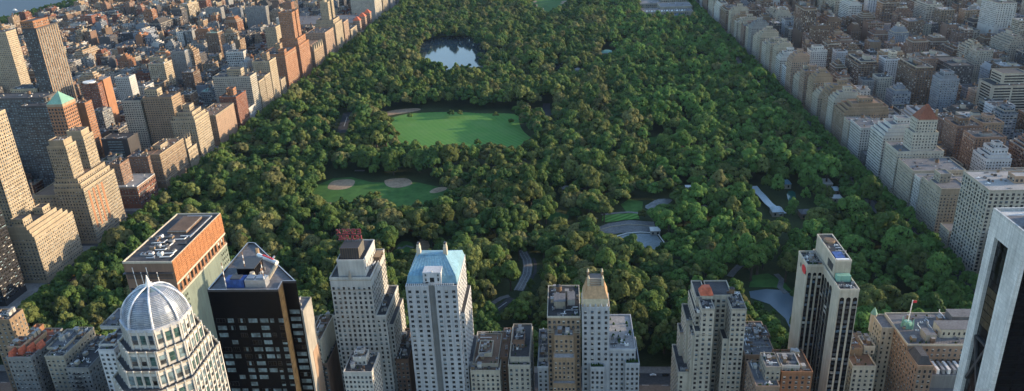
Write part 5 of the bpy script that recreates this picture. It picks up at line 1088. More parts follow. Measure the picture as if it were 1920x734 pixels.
GLW = [(998, -30), (1070, -30), (1064, 2), (1054, 12), (1030, 22), (1012, 18), (1002, 8)]; clearing(GLW); sheet('great_lawn', gp([(985, -60), (1085, -60), (1080, 0), (1060, 14), (1030, 28), (1005, 24), (992, 8)], 0), .45, 'grass')
for P_ in ([(1001, 10), (1008, 9), (1008, 12), (1003, 13)], [(1005, 17), (1020, 16), (1020, 20), (1008, 21)], [(1052, 3), (1068, 1), (1070, 4), (1054, 6)], [(1050, 6), (1066, 5), (1066, 9), (1052, 8)], [(1000, 3), (1006, 2), (1006, 5), (1001, 6)]): sheet('infield', gp(P_), .6, 'sand')
PD = [(1400, 545), (1430, 541), (1456, 543), (1486, 556), (1482, 603), (1472, 614), (1462, 592), (1435, 567), (1402, 556)]; clearing(PD); sheet('pond', gp(PD, 0, 1.08, (3, -4)), .5, 'pond_water')
SW = [(1404, 540), (1410, 518), (1440, 514), (1470, 530), (1486, 548), (1450, 540)]; clearing(SW); sheet('pond_reeds', gp(SW), .55, 'grass')
RK = [(1158, 448), (1168, 443), (1195, 440), (1226, 441), (1242, 458), (1236, 462), (1212, 453), (1180, 448)]; clearing(RK); sheet('ice_rink', gp([(1150, 462), (1155, 446), (1172, 441), (1200, 439), (1230, 440), (1249, 466), (1235, 480), (1190, 480)]), .6, 'rink')
TR = [(1119, 428), (1140, 420), (1180, 414), (1226, 417), (1230, 434), (1200, 436), (1165, 438), (1150, 440), (1130, 437)]; clearing(TR); sheet('terrace', gp(TR), .55, 'path')
LW = [(1128, 416), (1130, 406), (1160, 402), (1196, 402), (1199, 412), (1175, 413), (1140, 418)]; clearing(LW); sheet('lawn', gp(LW), .6, 'mown_lawn')
RC = [(1206, 388), (1222, 380), (1240, 373), (1262, 374), (1256, 382), (1240, 388), (1220, 396)]; clearing(RC)
for G_ in ([(1168, 380), (1180, 372), (1200, 376), (1198, 392), (1180, 396)], [(1022, 398), (1040, 394), (1062, 400), (1058, 408), (1035, 408)], [(890, 440), (905, 436), (912, 444), (900, 450)], [(1100, 470), (1120, 466), (1124, 474), (1106, 480)], [(1210, 258), (1235, 254), (1240, 262), (1215, 268)], [(1000, 300), (1018, 297), (1026, 304), (1008, 310)], [(560, 420), (578, 417), (584, 424), (566, 428)]):
    clearing(G_); sheet('glade', gp(G_, 0, 1.3, (0, -8)), .42, 'grass')
mb = MB(); q = smooth(gp(RC), 1); c_ = (sum(a for a, b in q) / len(q), sum(b for a, b in q) / len(q))
pr_ = q; zz = .3
for k in range(4):
    n_ = [(c_[0] + (a - c_[0]) * (.85 - .03 * k) + random.uniform(-.6, .6), c_[1] + (b - c_[1]) * (.85 - .03 * k) + random.uniform(-.6, .6)) for a, b in pr_]; mb.frustum(pr_, zz, n_, zz + .9, 'rock'); pr_ = n_; zz += .9
tag(mb.build('rock_outcrop'), 'bare grey rock outcrop among the trees above the skating rink', 'rock')
PG = [(786, 472), (787, 450), (800, 446), (806, 462), (804, 474)]; clearing(PG); sheet('playground', gp(PG), .55, 'sand')
PG2 = [(742, 470), (745, 460), (756, 452), (775, 456), (776, 470), (765, 476)]; clearing(PG2); sheet('playground_lawn', smooth(gp(PG2)), .5, 'grass')
def ribbon(name, pts, w, z, mat, clear=True, world=False):
    q = [Vector(p if world else gz(*p)[:2]) for p in pts]; L = []; Rr_ = []
    for k in range(len(q)):
        d = (q[min(k + 1, len(q) - 1)] - q[max(k - 1, 0)]).normalized(); n = Vector((-d.y, d.x)) * w / 2; L.append(q[k] + n); Rr_.append(q[k] - n)
    mb = MB()
    for k in range(len(q) - 1): mb.quad((*Rr_[k], z), (*Rr_[k + 1], z), (*L[k + 1], z), (*L[k], z), mat)
    o = mb.build(name); o['kind'] = 'structure'
    if clear: CLEAR.append([pr(*p, z) for p in L] + [pr(*p, z) for p in Rr_[::-1]])
    return o
ribbon('path', [(742, 478), (752, 468), (762, 462), (775, 466)], 3, .62, 'path'); ribbon('path', [(728, 484), (742, 474), (750, 464)], 3, .63, 'path')
rd = [(978, 470), (988, 488), (990, 500), (988, 515), (980, 532), (972, 546)]
ribbon('park_road', rd, 9, .6, 'path'); ribbon('park_road', [(1000, 485), (1004, 495), (1003, 512), (996, 526)], 3, .6, 'asphalt')
for off in (-3.4, 0, 3.2): 
    q = [gz(*p)[:2] for p in rd]; ribbon('lane_marking', [(a + off, b) for a, b in q], .35, .64, 'line_white', False, True)
ribbon('park_road', [(960, 560), (945, 572), (930, 583)], 7, .6, 'asphalt'); ribbon('lane_marking', [(950, 568), (935, 579), (920, 588)], .8, .64, 'line_white', False)
ribbon('park_road', [(652, 212), (648, 225), (640, 250)], 14, .6, 'asphalt'); ribbon('lane_marking', [(651, 220), (645, 238)], .9, .64, 'line_white', False)
ribbon('park_road', [(1025, 195), (1024, 205), (1030, 218)], 12, .6, 'asphalt'); ribbon('path', [(1368, 520), (1376, 510), (1386, 500), (1392, 497)], 6, .6, 'path')
ribbon('path', [(1594, 622), (1606, 630), (1618, 640)], 4, .6, 'path'); ribbon('path', [(1455, 515), (1466, 526), (1462, 540), (1474, 552)], 5, .62, 'path')
ribbon('park_road', [(1295, 98), (1310, 103), (1328, 106)], 8, .6, 'path'); ribbon('path', [(1068, 430), (1082, 424), (1096, 417), (1120, 410)], 4, .6, 'path'); ribbon('path', [(1318, 386), (1330, 396), (1340, 402)], 6, .6, 'path')
ribbon('path', [(1128, 404), (1150, 401), (1180, 399), (1200, 401)], 4, .66, 'path'); ribbon('path', [(600, 388), (625, 383), (640, 382)], 3, .66, 'path', False); ribbon('path', [(665, 321), (684, 321)], 5, .6, 'path')
ribbon('path', [(1595, 604), (1620, 612), (1640, 612)], 3, .6, 'path', False); ribbon('path', [(920, 572), (940, 560), (955, 556)], 5, .6, 'path'); ribbon('path', [(1060, 560), (1075, 566)], 10, .6, 'path')
ribbon('path', [(700, 228), (716, 222), (730, 224)], 5, .62, 'path')
# ------------------------------------------------------------------ park buildings
def box_thing(name, label, cat, px0, px1, py, h, dep, wall_, roofm, pitch=0):
    a = gz(px0, py, h); b = gz(px1, py, h); x0, x1, y0 = a[0], b[0], a[1]
    rt = root(name, label, cat, ((x0 + x1) / 2, y0, 0)); mb = MB(); mb.box(x0, x1, y0, y0 + dep, 0, h, wall_); mb.build('wall', rt)
    mb = MB()
    if pitch: mb.frustum(rect(x0 - .6, x1 + .6, y0 - .6, y0 + dep + .6), h + .02, rect(x0 + dep * .3, x1 - dep * .3, y0 + dep * .45, y0 + dep * .55), h + pitch, roofm)
    else: mb.box(x0 - .3, x1 + .3, y0 - .3, y0 + dep + .3, h + .02, h + .6, roofm)
    mb.build('roof', rt); n = max(2, int((x1 - x0) / 4))
    for k in range(n):
        mb = MB(); xx = x0 + (k + .5) * (x1 - x0) / n; mb.box(xx - .9, xx + .9, y0 - .08, y0, h * .3, h * .75, 'glass_dark'); mb.build('window', rt)
    clearing([pr(x0 - 1, y0, h * .5), pr(x1 + 1, y0, h * .5), pr(x1 + 1, y0, h + pitch), pr(x1, y0 + dep, h + pitch), pr(x0, y0 + dep, h + pitch), pr(x0 - 1, y0, h + pitch)]); return rt
box_thing('boathouse', 'low building with turquoise copper roof among the trees by the lake', 'building', 1128, 1148, 100, 7, 22, 'limestone', 'copper_green', 4)
box_thing('rink_pavilion', 'white-roofed pavilion on the corner of the skating rink terrace', 'pavilion', 1220, 1238, 434, 5, 9, 'concrete', 'white_paint')
box_thing('zoo_house', 'teal-roofed zoo pavilion behind the long arcade roof', 'building', 1464, 1484, 346, 6, 12, 'limestone', 'copper', 4)
box_thing('zoo_house', 'grey-blue shed with ridge roof north-east of the zoo arcade', 'building', 1503, 1522, 402, 6, 12, 'brown', 'roof_grey', 3)
box_thing('zoo_house', 'small white flat-roofed house at the park edge village', 'building', 1545, 1562, 346, 7, 16, 'limestone', 'white_paint'); box_thing('zoo_house', 'grey low house just behind the white park edge house', 'building', 1560, 1576, 358, 6, 12, 'tan', 'arcade_glass', 2)
box_thing('zoo_house', 'long white shed below the park edge village', 'building', 1562, 1580, 373, 5, 10, 'limestone', 'white_paint'); box_thing('carousel_house', 'small pale flat roof half hidden in trees by the centre drive', 'building', 1053, 1066, 355, 6, 10, 'brown', 'roof_pale', 2)
box_thing('park_shelter', 'tiny white kiosk beside the east path', 'kiosk', 1286, 1296, 352, 5, 6, 'white', 'white_paint'); box_thing('terrace_house', 'bright white terrace pavilion at the end of the small lake arm', 'pavilion', 1078, 1088, 132, 7, 12, 'white', 'white_paint', 3)
mb = MB(); q = [gz(*p)[:2] for p in ((1412, 356), (1420, 366), (1430, 376), (1440, 388), (1452, 398), (1468, 408))]
for a, b in zip(q, q[1:]):
    d = Vector((b[0] - a[0], b[1] - a[1])).normalized(); n = Vector((-d.y, d.x)) * 4.2; mb.prism([(a[0] + n.x, a[1] + n.y), (a[0] - n.x, a[1] - n.y), (b[0] - n.x, b[1] - n.y), (b[0] + n.x, b[1] + n.y)], 4, 4.5 + random.uniform(0, .02), 'arcade_glass')
for a in q: mb.box(a[0] - .2, a[0] + .2, a[1] - .2, a[1] + .2, 0, 4, 'metal')
tag(mb.build('zoo_arcade'), 'long pale glazed zoo arcade roof running diagonally through trees', 'arcade'); CLEAR.append([(1404, 348), (1422, 346), (1450, 384), (1478, 406), (1462, 414), (1434, 396), (1410, 370)])
box_thing('zoo_house', 'pale gabled hall joined to the lower end of the zoo arcade', 'building', 1449, 1470, 398, 6, 12, 'limestone', 'arcade_glass', 4)
ZP = [(1474, 360), (1490, 358), (1494, 376), (1478, 380)]; clearing(ZP); sheet('zoo_pool', smooth(gp(ZP), 1), .5, 'pool_green')
# museum at the park's edge
h_ = Hero('museum', 'sprawling grey and white art museum with sawtooth skylights at the park edge', 'limestone', 265, 2020, 'museum', roof='roof_grey')
for (pa, pb, py, hz, dep, mm) in ((1206, 1302, 24, 17, 60, 'limestone'), (1238, 1300, 14, 22, 70, 'grey'), (1200, 1240, 8, 18, 110, 'grey'), (1240, 1290, 0, 24, 120, 'limestone')):
    a = gz(pa, py, hz); b = gz(pb, py, hz); h_.v(a[0], b[0], a[1], a[1] + dep, hz, S=(5, 6, 2.6, 3.4)); h_.clutter(a[0] + 3, b[0] - 3, a[1] + 16, a[1] + dep - 3, hz + .1, 12)
a = gz(1212, 24, 17); b = gz(1290, 24, 17)
for k in range(16):
    xx = a[0] + (b[0] - a[0]) * k / 16; h_.part('skylight', lambda m: m.frustum(rect(xx, xx + 3.2, a[1] + 2, a[1] + 14), 17.2, rect(xx + 2.4, xx + 3, a[1] + 2, a[1] + 14), 20, 'glass_pale' if k % 2 else 'white_paint'))
h_.part('glass_wing', lambda m: m.frustum(rect(b[0] - 40, b[0] - 8, a[1] - 12, a[1] - .1), .2, rect(b[0] - 38, b[0] - 10, a[1] - 4, a[1] - .2), 13, 'glass_blue')); h_.done(60)
clearing([(1196, -30), (1204, 24), (1300, 28), (1304, -30)])
# rink furniture: white board round the ice, lower arcade
mb = MB(); q = [gz(*p)[:2] for p in ((1152, 452), (1158, 445), (1175, 440), (1200, 438), (1232, 439), (1250, 464))]
for a, b in zip(q, q[1:]): mb.bar((*a, 1.4), (*b, 1.4), .5, 'white_paint', 4)
tag(mb.build('rink_barrier'), 'white curved barrier round the edge of the pale ice rink', 'barrier')
mb = MB(); q = [gz(*p)[:2] for p in ((1122, 434), (1145, 427), (1175, 423), (1205, 424), (1228, 427))]
for a, b in zip(q, q[1:]): mb.bar((*a, 1), (*b, 1), .6, 'limestone', 4)
tag(mb.build('terrace_wall'), 'curved pale terrace wall between the lawn and the ice rink', 'wall')

# ------------------------------------------------------------------ trees
def leafmat(name, c, tr=.32):
    m, nt, b = mat_base(name); b.inputs['Roughness'].default_value = .7; b.inputs['Specular IOR Level'].default_value = .12
    oi = nd(nt, 'ShaderNodeObjectInfo'); f = ramp(nt, oi.outputs['Random'], 0, 1, .72, 1.3); n = ramp(nt, noise(nt, .35, pos(nt), 3), .3, .7, .75, 1.25)
    mu = nd(nt, 'ShaderNodeMath', operation='MULTIPLY'); nt.links.new(f, mu.inputs[0]); nt.links.new(n, mu.inputs[1])
    vs = nd(nt, 'ShaderNodeVectorMath', operation='SCALE'); vs.inputs[0].default_value = c; nt.links.new(mu.outputs[0], vs.inputs['Scale']); nt.links.new(vs.outputs[0], b.inputs['Base Color'])
    t = nd(nt, 'ShaderNodeBsdfTranslucent'); nt.links.new(vs.outputs[0], t.inputs['Color']); mx = nd(nt, 'ShaderNodeMixShader'); mx.inputs[0].default_value = tr
    nt.links.new(b.outputs[0], mx.inputs[1]); nt.links.new(t.outputs[0], mx.inputs[2]); nt.links.new(mx.outputs[0], nt.nodes['Material Output'].inputs[0])
TONES = [('deep green', (.060, .115, .034)), ('mid green', (.100, .160, .042)), ('olive', (.130, .160, .050)), ('fresh green', (.105, .195, .048)), ('yellowish', (.17, .175, .070)), ('rusty', (.26, .12, .045)), ('blue-green', (.055, .135, .062))]
for n_, c_ in TONES: leafmat('leaf ' + n_, c_)
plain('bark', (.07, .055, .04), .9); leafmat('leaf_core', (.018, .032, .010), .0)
def crown_mesh(seed, leaves=4200, lobes=24, size=.055, tone='mid green', flat=.62, name='crown'):
    r = np.random.default_rng(seed); L = []
    for k in range(lobes):
        th = r.uniform(0, 2 * np.pi); u = r.uniform(-.25, 1); rad = np.sqrt(max(0, 1 - u * u)); s = r.uniform(.5, .8)
        L.append((rad * np.cos(th) * s, rad * np.sin(th) * s, u * flat * 1.05, r.uniform(.20, .38)))
    L.append((0, 0, .1, .5)); L = np.array(L); st = seed % 7
    if st == 4: L[:, :2] *= .68; L[:, 2] = L[:, 2] * 1.35 + .1
    if st == 5: L[:, :3] *= 1.12; L[:, 3] *= .82
    if st == 6: L[:, :2] *= np.clip(1.15 - L[:, 2:3], .2, 1.2) * .85; L[:, 2] *= 1.5; L[:, 3] *= np.clip(1.15 - L[:, 2] * .5, .5, 1)
    if st == 3: L[:, 2] *= .75; L[:, :2] *= 1.1
    V = []; Fc = []; mi = []
    # core lobes
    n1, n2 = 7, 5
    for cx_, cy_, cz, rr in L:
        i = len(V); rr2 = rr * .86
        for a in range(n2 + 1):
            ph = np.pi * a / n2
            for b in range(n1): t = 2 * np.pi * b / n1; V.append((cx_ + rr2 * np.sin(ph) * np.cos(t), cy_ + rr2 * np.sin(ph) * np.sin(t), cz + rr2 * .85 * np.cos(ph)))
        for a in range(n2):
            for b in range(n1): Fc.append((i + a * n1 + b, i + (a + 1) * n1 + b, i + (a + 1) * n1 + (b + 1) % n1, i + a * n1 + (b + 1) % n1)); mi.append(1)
    per = leaves * (L[:, 3] ** 2) / (L[:, 3] ** 2).sum()
    P = []; Nn = []
    for (cx_, cy_, cz, rr), m in zip(L, per):
        m = int(m); d = r.normal(size=(m, 3)); d /= np.linalg.norm(d, axis=1)[:, None]; d[:, 2] = np.where(d[:, 2] < -.3, -d[:, 2], d[:, 2])
        rad = rr * r.uniform(.88, 1.10, m); p = np.array([cx_, cy_, cz]) + d * rad[:, None] * np.array([1, 1, .88])
        ins = np.zeros(m, bool)
        for q in L: ins |= (np.linalg.norm(p - q[:3], axis=1) < q[3] * .84)
        P.append(p[~ins]); Nn.append(d[~ins])
    P = np.concatenate(P); Nn = np.concatenate(Nn) + r.normal(scale=.25, size=(len(P), 3)); Nn /= np.linalg.norm(Nn, axis=1)[:, None]
    up = r.normal(size=P.shape); t = np.cross(Nn, up); t /= np.linalg.norm(t, axis=1)[:, None]; bt = np.cross(Nn, t); s = size * r.uniform(.6, 1.3, (len(P), 1))
    Q = np.stack([P - t * s - bt * s * .8, P + t * s * .9 - bt * s, P + t * s + bt * s * .9, P - t * s * .8 + bt * s], 1).reshape(-1, 3)
    n0 = len(V); V = np.concatenate([np.array(V), Q]); nq = len(P); k = np.arange(nq)[:, None] * 4 + n0 + np.arange(4)[None]
    me = bpy.data.meshes.new(name); F_ = np.concatenate([np.array(Fc), k]); me.vertices.add(len(V)); me.vertices.foreach_set('co', V.astype(np.float32).ravel())
    me.loops.add(F_.size); me.loops.foreach_set('vertex_index', F_.astype(np.int32).ravel()); me.polygons.add(len(F_)); me.polygons.foreach_set('loop_start', (np.arange(len(F_)) * 4).astype(np.int32))
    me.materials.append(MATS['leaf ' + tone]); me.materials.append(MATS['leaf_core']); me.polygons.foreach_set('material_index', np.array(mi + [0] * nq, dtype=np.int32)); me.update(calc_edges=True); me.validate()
    return me
def inpoly(x, y, p):
    c = False; j = len(p) - 1
    for i in range(len(p)):
        if (p[i][1] > y) != (p[j][1] > y) and x < (p[j][0] - p[i][0]) * (y - p[i][1]) / (p[j][1] - p[i][1]) + p[i][0]: c = not c
        j = i
    return c
CB = [(min(a for a, b in p), max(a for a, b in p), min(b for a, b in p), max(b for a, b in p), p) for p in CLEAR]
def blocked(x, y, rr, h):
    q = [pr(x, y, .3), pr(x, y, h * .55), pr(x, y, h * .97), pr(x - rr * .75, y, h * .6), pr(x + rr * .75, y, h * .6), pr(x, y, h * .8)]
    for a, b, c, d, p in CB:
        for u, v in q:
            if a <= u <= b and c <= v <= d and inpoly(u, v, p): return True
    return False
WATER = [gp([(770, 110), (785, 98), (800, 92), (815, 84), (845, 80), (880, 84), (905, 95), (915, 110), (912, 135), (880, 150), (840, 150), (800, 130)])]
rt_ = random.Random(99); T = []
sp_ = 15.0; ny = int((3300 - PY0) / sp_)
from mathutils import noise as mn
for j in range(ny):
    for i in range(int((PX1 - PX0) / sp_) + 1):
        x = PX0 + 5 + i * sp_ + rt_.uniform(-5, 5) + (sp_ / 2 if j % 2 else 0); y = PY0 + 5 + j * sp_ + rt_.uniform(-5, 5)
        if x < PX0 + 4 or x > PX1 - 4: continue
        u, v = pr(x, y, 12)
        if u < -80 or u > 2000 or v < -60 or v > 800: continue
        g = mn.noise(Vector((x * .012, y * .012, 3))); rr = rt_.uniform(7, 11.2) + g * 3.6 + (rt_.random() < .16) * 3.6; rr = max(rr, 5); h = rr * rt_.uniform(1.6, 2.3) + 3 + mn.noise(Vector((x * .008, y * .008, 8))) * 9
        if blocked(x, y, rr, h): 
            rr *= .5; h *= .45
            if blocked(x, y, rr, h) or rt_.random() < .5: continue
        tn = mn.noise(Vector((x * .02, y * .02, 0))); e = (x - 60) / 330
        r_ = rt_.random() + tn * .35
        if e > .1: tone = 'fresh green' if r_ < .5 + .2 * e else ('mid green' if r_ < .8 else ('deep green' if r_ < .88 else 'olive'))
        else: tone = 'deep green' if r_ < .24 else ('mid green' if r_ < .55 else ('olive' if r_ < .92 else 'yellowish'))
        if rt_.random() < .02: tone = 'yellowish'
        T.append([x, y, rr, h, tone])
for (px, py, tone, rr) in ((1059, 462, 'rusty', 4.6), (770, 428, 'rusty', 6), (497, 228 + 20, 'olive', 6), (733, 228, 'mid green', 6.5), (1004, 246, 'deep green', 12), (987, 232, 'deep green', 11), (1018, 240, 'deep green', 11), (768, 216, 'mid green', 5), (930, 215, 'olive', 5.5), (958, 226, 'mid green', 5), (845, 212, 'deep green', 6), (862, 211, 'olive', 5), (744, 250, 'olive', 5), (895, 266, 'mid green', 5.5), (640, 376, 'deep green', 5), (706, 368, 'olive', 6), (694, 370, 'mid green', 6), (676, 374, 'deep green', 6), (880, 120, 'deep green', 4), (836, 126, 'mid green', 5)):
    x, y, _ = gz(px, py, 8); T.append([x, y, rr, rr * 2, tone])
# riverside and street trees
for k in range(900):
    y = rt_.uniform(1900, 3100); x = rt_.uniform(-1696, -1590); T.append([x, y, rt_.uniform(5, 7), rt_.uniform(10, 14), 'deep green'])
for (a, b, c, d) in BLOCKS:
    if b - a < 100 or c > 2300: continue
    for k in range(7):
        x = rt_.uniform(a + 45, b - 45); y = (c + d) / 2 + rt_.uniform(-5, 5)
        if not clash(x - 3, x + 3, y - 3, y + 3): T.append([x, y, rt_.uniform(3, 4.5), rt_.uniform(8, 13), rt_.choice(['deep green', 'mid green'])])
for k in range(150):
    y = 520 + k * 11.5
    T.append([-474, y, rt_.uniform(4, 5.5), rt_.uniform(11, 15), 'mid green']); T.append([329, y, rt_.uniform(4.5, 6), rt_.uniform(12, 16), 'fresh green'])
for k in range(130):
    y = 560 + k * 13.5; T.append([340 + rt_.uniform(-2, 3), y, rt_.uniform(6, 8), rt_.uniform(15, 20), 'fresh green']); T.append([-479 + rt_.uniform(-2, 3), y, rt_.uniform(5, 7), rt_.uniform(13, 18), 'mid green'])
for k in range(16): T.append([290 + rt_.uniform(-30, 40), rt_.uniform(455, 500), rt_.uniform(6, 8), 16, 'deep green'])
# the 290 that show largest become individuals
cand = []
for k, (x, y, rr, h, tone) in enumerate(T):
    u, v = pr(x, y, h * .75)
    if -10 < u < 1930 and 0 < v < 740 and seen((x, y, h * .8)):
        d = math.sqrt(x * x + y * y + (H - h) ** 2); cand.append((-(rr / d) * (1.6 if tone == 'rusty' else 1), k))
cand.sort(); pick = set(k for _, k in cand[:290])
VAR = 7
crowns = {}
def crown_of(tone, v, hi):
    key = (tone, v, hi)
    if key not in crowns: crowns[key] = crown_mesh(100 + v, 5200 if hi else 1700, 26 if hi else 20, .046 if hi else .078, tone)
    return crowns[key]
def trunk_mesh(seed):
    r = random.Random(seed); mb = MB(); mb.cyl(0, 0, -.02, .5, .045, .028, 'bark', 8)
    for k in range(5):
        a = r.uniform(0, 6.28); z = r.uniform(.3, .48); mb.bar((0, 0, z), (math.cos(a) * .3, math.sin(a) * .3, z + r.uniform(.15, .3)), .012, 'bark', 5)
    return mb.mesh('trunk')
trunks = [trunk_mesh(k) for k in range(4)]
marks = [('behind the circle', -420, 560), ('behind the domed tower', -330, 540), ('behind the orange-crowned slab', -300, 640), ('behind the black wedge tower', -230, 560), ('behind the signed hotel', -160, 560), ('behind the blue-roofed hotel', -80, 560), ('by the curving park road', -40, 640), ('behind the tan block', -5, 560), ('behind the golden crown', 40, 560),
         ('behind the skating rink', 60, 660), ('behind the red-capped twin block', 100, 560), ('by the pond', 160, 640), ('behind the slab hotel', 215, 600), ('behind the chateau hotel', 270, 560), ('beside the white office slab', 300, 640), ('by the ballfields', -230, 760), ('by the playground', -150, 690), ('by the zoo', 230, 740)]
bk = {}
for k in pick:
    x, y, rr, h, tone = T[k]; m_ = min(marks, key=lambda q: (q[1] - x) ** 2 + (q[2] - y) ** 2); bk.setdefault(m_[0], []).append(k)
for mk, ks in bk.items():
    ks.sort(key=lambda k: T[k][1]); nrow = max(1, round(len(ks) / 7)); rows = [ks[i * len(ks) // nrow:(i + 1) * len(ks) // nrow] for i in range(nrow)]
    for ri, row in enumerate(rows):
        row.sort(key=lambda k: T[k][0])
        for ci, k in enumerate(row):
            x, y, rr, h, tone = T[k]; sz = 'broad' if rr > 8.6 else ('rounded' if rr > 6.5 else 'small')
            lab = f"{sz} {tone} tree {mk}, {ORD[ci]} from west, {ORD[ri]} row"
            rt = root('tree', lab, 'tree', (x, y, .3), 'broadleaf trees filling the park')
            rt.rotation_euler = (0, 0, rt_.uniform(0, 6.28))
            c = bpy.data.objects.new('crown', crown_of(tone, rt_.randrange(VAR), True)); c.location = (0, 0, h * .62); c.scale = (rr, rr, h * .5); c.parent = rt; COL.objects.link(c)
            t = bpy.data.objects.new('trunk', trunks[k % 4]); t.scale = (h * .8, h * .8, h); t.parent = rt; COL.objects.link(t)
# everything beyond them reads as one wood
lib = bpy.data.collections.new('crown library'); keys = []
for tone, _ in TONES:
    for v in range(VAR):
        o = bpy.data.objects.new('c%03d' % len(keys), crown_of(tone, v, False)); lib.objects.link(o); keys.append((tone, v))
kidx = {k: i for i, k in enumerate(keys)}
rest_ = [T[k] for k in range(len(T)) if k not in pick]
me = bpy.data.meshes.new('woodland'); me.from_pydata([(x, y, .3 + h * .62) for x, y, rr, h, tone in rest_], [], [])
a1 = me.attributes.new('scl', 'FLOAT_VECTOR', 'POINT'); a1.data.foreach_set('vector', np.array([(rr, rr, h * .5) for x, y, rr, h, tone in rest_], dtype=np.float32).ravel())
a2 = me.attributes.new('rotz', 'FLOAT', 'POINT'); a2.data.foreach_set('value', np.array([rt_.uniform(0, 6.28) for _ in rest_], dtype=np.float32))
a3 = me.attributes.new('idx', 'INT', 'POINT'); a3.data.foreach_set('value', np.array([kidx[(t[4], rt_.randrange(VAR))] for t in rest_], dtype=np.int32))
wo = bpy.data.objects.new('woodland', me); COL.objects.link(wo); tag(wo, 'unbroken sea of tree crowns filling the rest of the park and yards', 'woodland', None, 'stuff')
ng = bpy.data.node_groups.new('scatter', 'GeometryNodeTree'); ng.interface.new_socket('Geometry', in_out='INPUT', socket_type='NodeSocketGeometry'); ng.interface.new_socket('Geometry', in_out='OUTPUT', socket_type='NodeSocketGeometry')
gi = ng.nodes.new('NodeGroupInput'); go = ng.nodes.new('NodeGroupOutput'); ip = ng.nodes.new('GeometryNodeInstanceOnPoints'); ci_ = ng.nodes.new('GeometryNodeCollectionInfo'); ci_.inputs['Collection'].default_value = lib; ci_.inputs['Separate Children'].default_value = True; ci_.inputs['Reset Children'].default_value = True
def na(n, t): q = ng.nodes.new('GeometryNodeInputNamedAttribute'); q.data_type = t; q.inputs['Name'].default_value = n; return q.outputs['Attribute']
cx3 = ng.nodes.new('ShaderNodeCombineXYZ'); ng.links.new(na('rotz', 'FLOAT'), cx3.inputs[2]); ng.links.new(gi.outputs[0], ip.inputs['Points']); ng.links.new(ci_.outputs[0], ip.inputs['Instance']); ip.inputs['Pick Instance'].default_value = True
ng.links.new(na('idx', 'INT'), ip.inputs['Instance Index']); ng.links.new(cx3.outputs[0], ip.inputs['Rotation']); ng.links.new(na('scl', 'FLOAT_VECTOR'), ip.inputs['Scale']); ng.links.new(ip.outputs[0], go.inputs[0])
md = wo.modifiers.new('scatter', 'NODES'); md.node_group = ng
print('TREES', len(T), len(pick))

# ------------------------------------------------------------------ vehicles
def car_proto(paint, lab, roofl=False):
    rt = root('parked_car', lab, 'car', (0, 0, 0)); mb = MB()
    mb.box(-.92, .92, -2.3, 2.3, .35, .85, paint); mb.frustum(rect(-.85, .85, -1.5, 1.25), .86, rect(-.68, .68, -.9, .7), 1.45, paint); mb.build('body', rt)
    mb = MB(); mb.frustum(rect(-.87, .87, -1.35, 1.1), .92, rect(-.72, .72, -.95, .72), 1.36, 'glass_black'); mb.build('window', rt)
    for x in (-.86, .86):
        for y in (-1.4, 1.4):
            w = MB(); w.bar((x - .1, y, .33), (x + .1, y, .33), .33, 'metal_dark', 10); w.build('wheel', rt)
    return rt
plain('car_white', (.7, .7, .7), .3); plain('car_black', (.02, .02, .02), .25); plain('car_silver', (.35, .36, .38), .3, .5); plain('car_yellow', (.7, .42, .03), .35)
pn = [('car_white', 'white'), ('car_black', 'black'), ('car_silver', 'silver'), ('car_yellow', 'yellow taxi')]
protos = [car_proto(m, 'x') for m, _ in pn]; used = [False] * 4
def car(x, y, rz, k, lab):
    p = protos[k]
    if not used[k]: o = p; used[k] = True
    else:
        o = p.copy(); COL.objects.link(o)
        for ch in p.children: c = ch.copy(); COL.objects.link(c); c.parent = o
    o.location = (x, y, .02); o.rotation_euler = (0, 0, rz); o['label'] = lab; o['group'] = 'cars on the avenues'
rc = random.Random(8); n_ = 0
for lane, xx in (('kerb beside the building wall', -497), ('near traffic lane', -491.5), ('park kerb', -482.5)):
    y = 530 + rc.uniform(0, 6); c = 0
    while y < 700 and c < 14: k = rc.randrange(4); car(xx, y, 0, k, f"{pn[k][1]} car, {lane}, west avenue, {ORD[c]} from the circle"); y += rc.uniform(8, 16); c += 1
for lane, yy in (('south kerb', 452.5), ('north kerb', 475)):
    x = 40; c = 0
    while x < 110: k = rc.randrange(4); car(x, yy, math.pi / 2, k, f"{pn[k][1]} car at {lane} of the southern street, {ORD[c]} from golden crown"); x += rc.uniform(8, 14); c += 1
# ferry on the river
a = gz(28, 20); rt = root('ferry_boat', 'small white ferry boat on the river near the far shore', 'boat', (a[0], a[1], -1.5))
mb = MB(); mb.frustum([(a[0] - 5, a[1] - 2.5), (a[0] + 5, a[1] - 2.5), (a[0] + 8, a[1]), (a[0] + 5, a[1] + 2.5), (a[0] - 5, a[1] + 2.5)], -1.5, [(a[0] - 6, a[1] - 3.2), (a[0] + 6, a[1] - 3.2), (a[0] + 11, a[1]), (a[0] + 6, a[1] + 3.2), (a[0] - 6, a[1] + 3.2)], .8, 'white_paint'); mb.build('hull', rt)
mb = MB(); mb.box(a[0] - 5, a[0] + 4, a[1] - 2.4, a[1] + 2.4, .82, 3.2, 'white_paint'); mb.box(a[0] - 4, a[0] + 2, a[1] - 1.8, a[1] + 1.8, 3.22, 5, 'white_paint'); mb.build('cabin', rt)
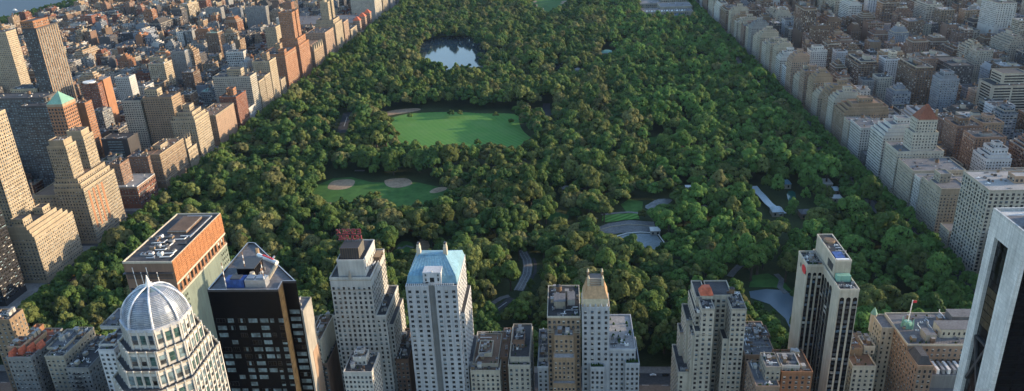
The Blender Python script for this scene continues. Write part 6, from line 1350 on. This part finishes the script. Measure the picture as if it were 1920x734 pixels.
# ------------------------------------------------------------------ light, air, camera
SUN_EL, SUN_AZ = 13., 9.0          # azimuth north of east
w = bpy.data.worlds.new('World'); scene.world = w; w.use_nodes = True
nt = w.node_tree; sk = nt.nodes.new('ShaderNodeTexSky'); sk.sky_type = 'NISHITA'; sk.sun_disc = False; sk.sun_elevation = R(SUN_EL); sk.sun_rotation = R(90 - SUN_AZ); sk.altitude = 50; sk.dust_density = .6; sk.air_density = 1.0; sk.ozone_density = 1.6
nt.links.new(sk.outputs[0], nt.nodes['Background'].inputs['Color']); nt.nodes['Background'].inputs['Strength'].default_value = .15
s = bpy.data.lights.new('sun', 'SUN'); s.energy = 2.6; s.angle = R(.5); s.color = (1, .76, .50)
so = bpy.data.objects.new('sun', s); COL.objects.link(so)
d = Vector((math.cos(R(SUN_EL)) * math.cos(R(SUN_AZ)), math.cos(R(SUN_EL)) * math.sin(R(SUN_AZ)), math.sin(R(SUN_EL))))
so.rotation_euler = d.to_track_quat('Z', 'Y').to_euler(); so.location = (600, 100, 500)
HAZE = True
if HAZE:
    mb = MB(); mb.box(-4200, 3600, -900, 5200, -4, 380, 'white_paint'); hz = mb.build('haze'); hz['kind'] = 'stuff'; hz['label'] = 'thin bluish evening haze over the city'
    m = bpy.data.materials.new('haze air'); m.use_nodes = True; n = m.node_tree; n.nodes.clear(); o = n.nodes.new('ShaderNodeOutputMaterial'); v = n.nodes.new('ShaderNodeVolumePrincipled')
    v.inputs['Color'].default_value = (.45, .66, 1, 1); v.inputs['Density'].default_value = .000013; v.inputs['Anisotropy'].default_value = .2; n.links.new(v.outputs[0], o.inputs['Volume']); hz.data.materials.clear(); hz.data.materials.append(m)
cam = bpy.data.cameras.new('camera'); co = bpy.data.objects.new('camera', cam); COL.objects.link(co)
cam.sensor_fit = 'HORIZONTAL'; cam.sensor_width = 36; cam.lens = 36 * F / 1920; cam.clip_start = 1; cam.clip_end = 40000
co.matrix_world = Matrix(((_E[0], _E[1], _E[2], 0), (_N[0], _N[1], _N[2], 0), (_U[0], _U[1], _U[2], H), (0, 0, 0, 1)))
scene.camera = co
scene.view_settings.view_transform = 'Standard'; scene.view_settings.look = 'None'; scene.view_settings.exposure = 1.52; scene.view_settings.gamma = 1
c = scene.cycles; c.use_denoising = True; c.max_bounces = 4; c.diffuse_bounces = 3; c.glossy_bounces = 2; c.transmission_bounces = 2; c.volume_bounces = 0; c.transparent_max_bounces = 4; c.caustics_reflective = False; c.caustics_refractive = False
c.use_adaptive_sampling = True; c.adaptive_threshold = .01; c.sample_clamp_indirect = 4
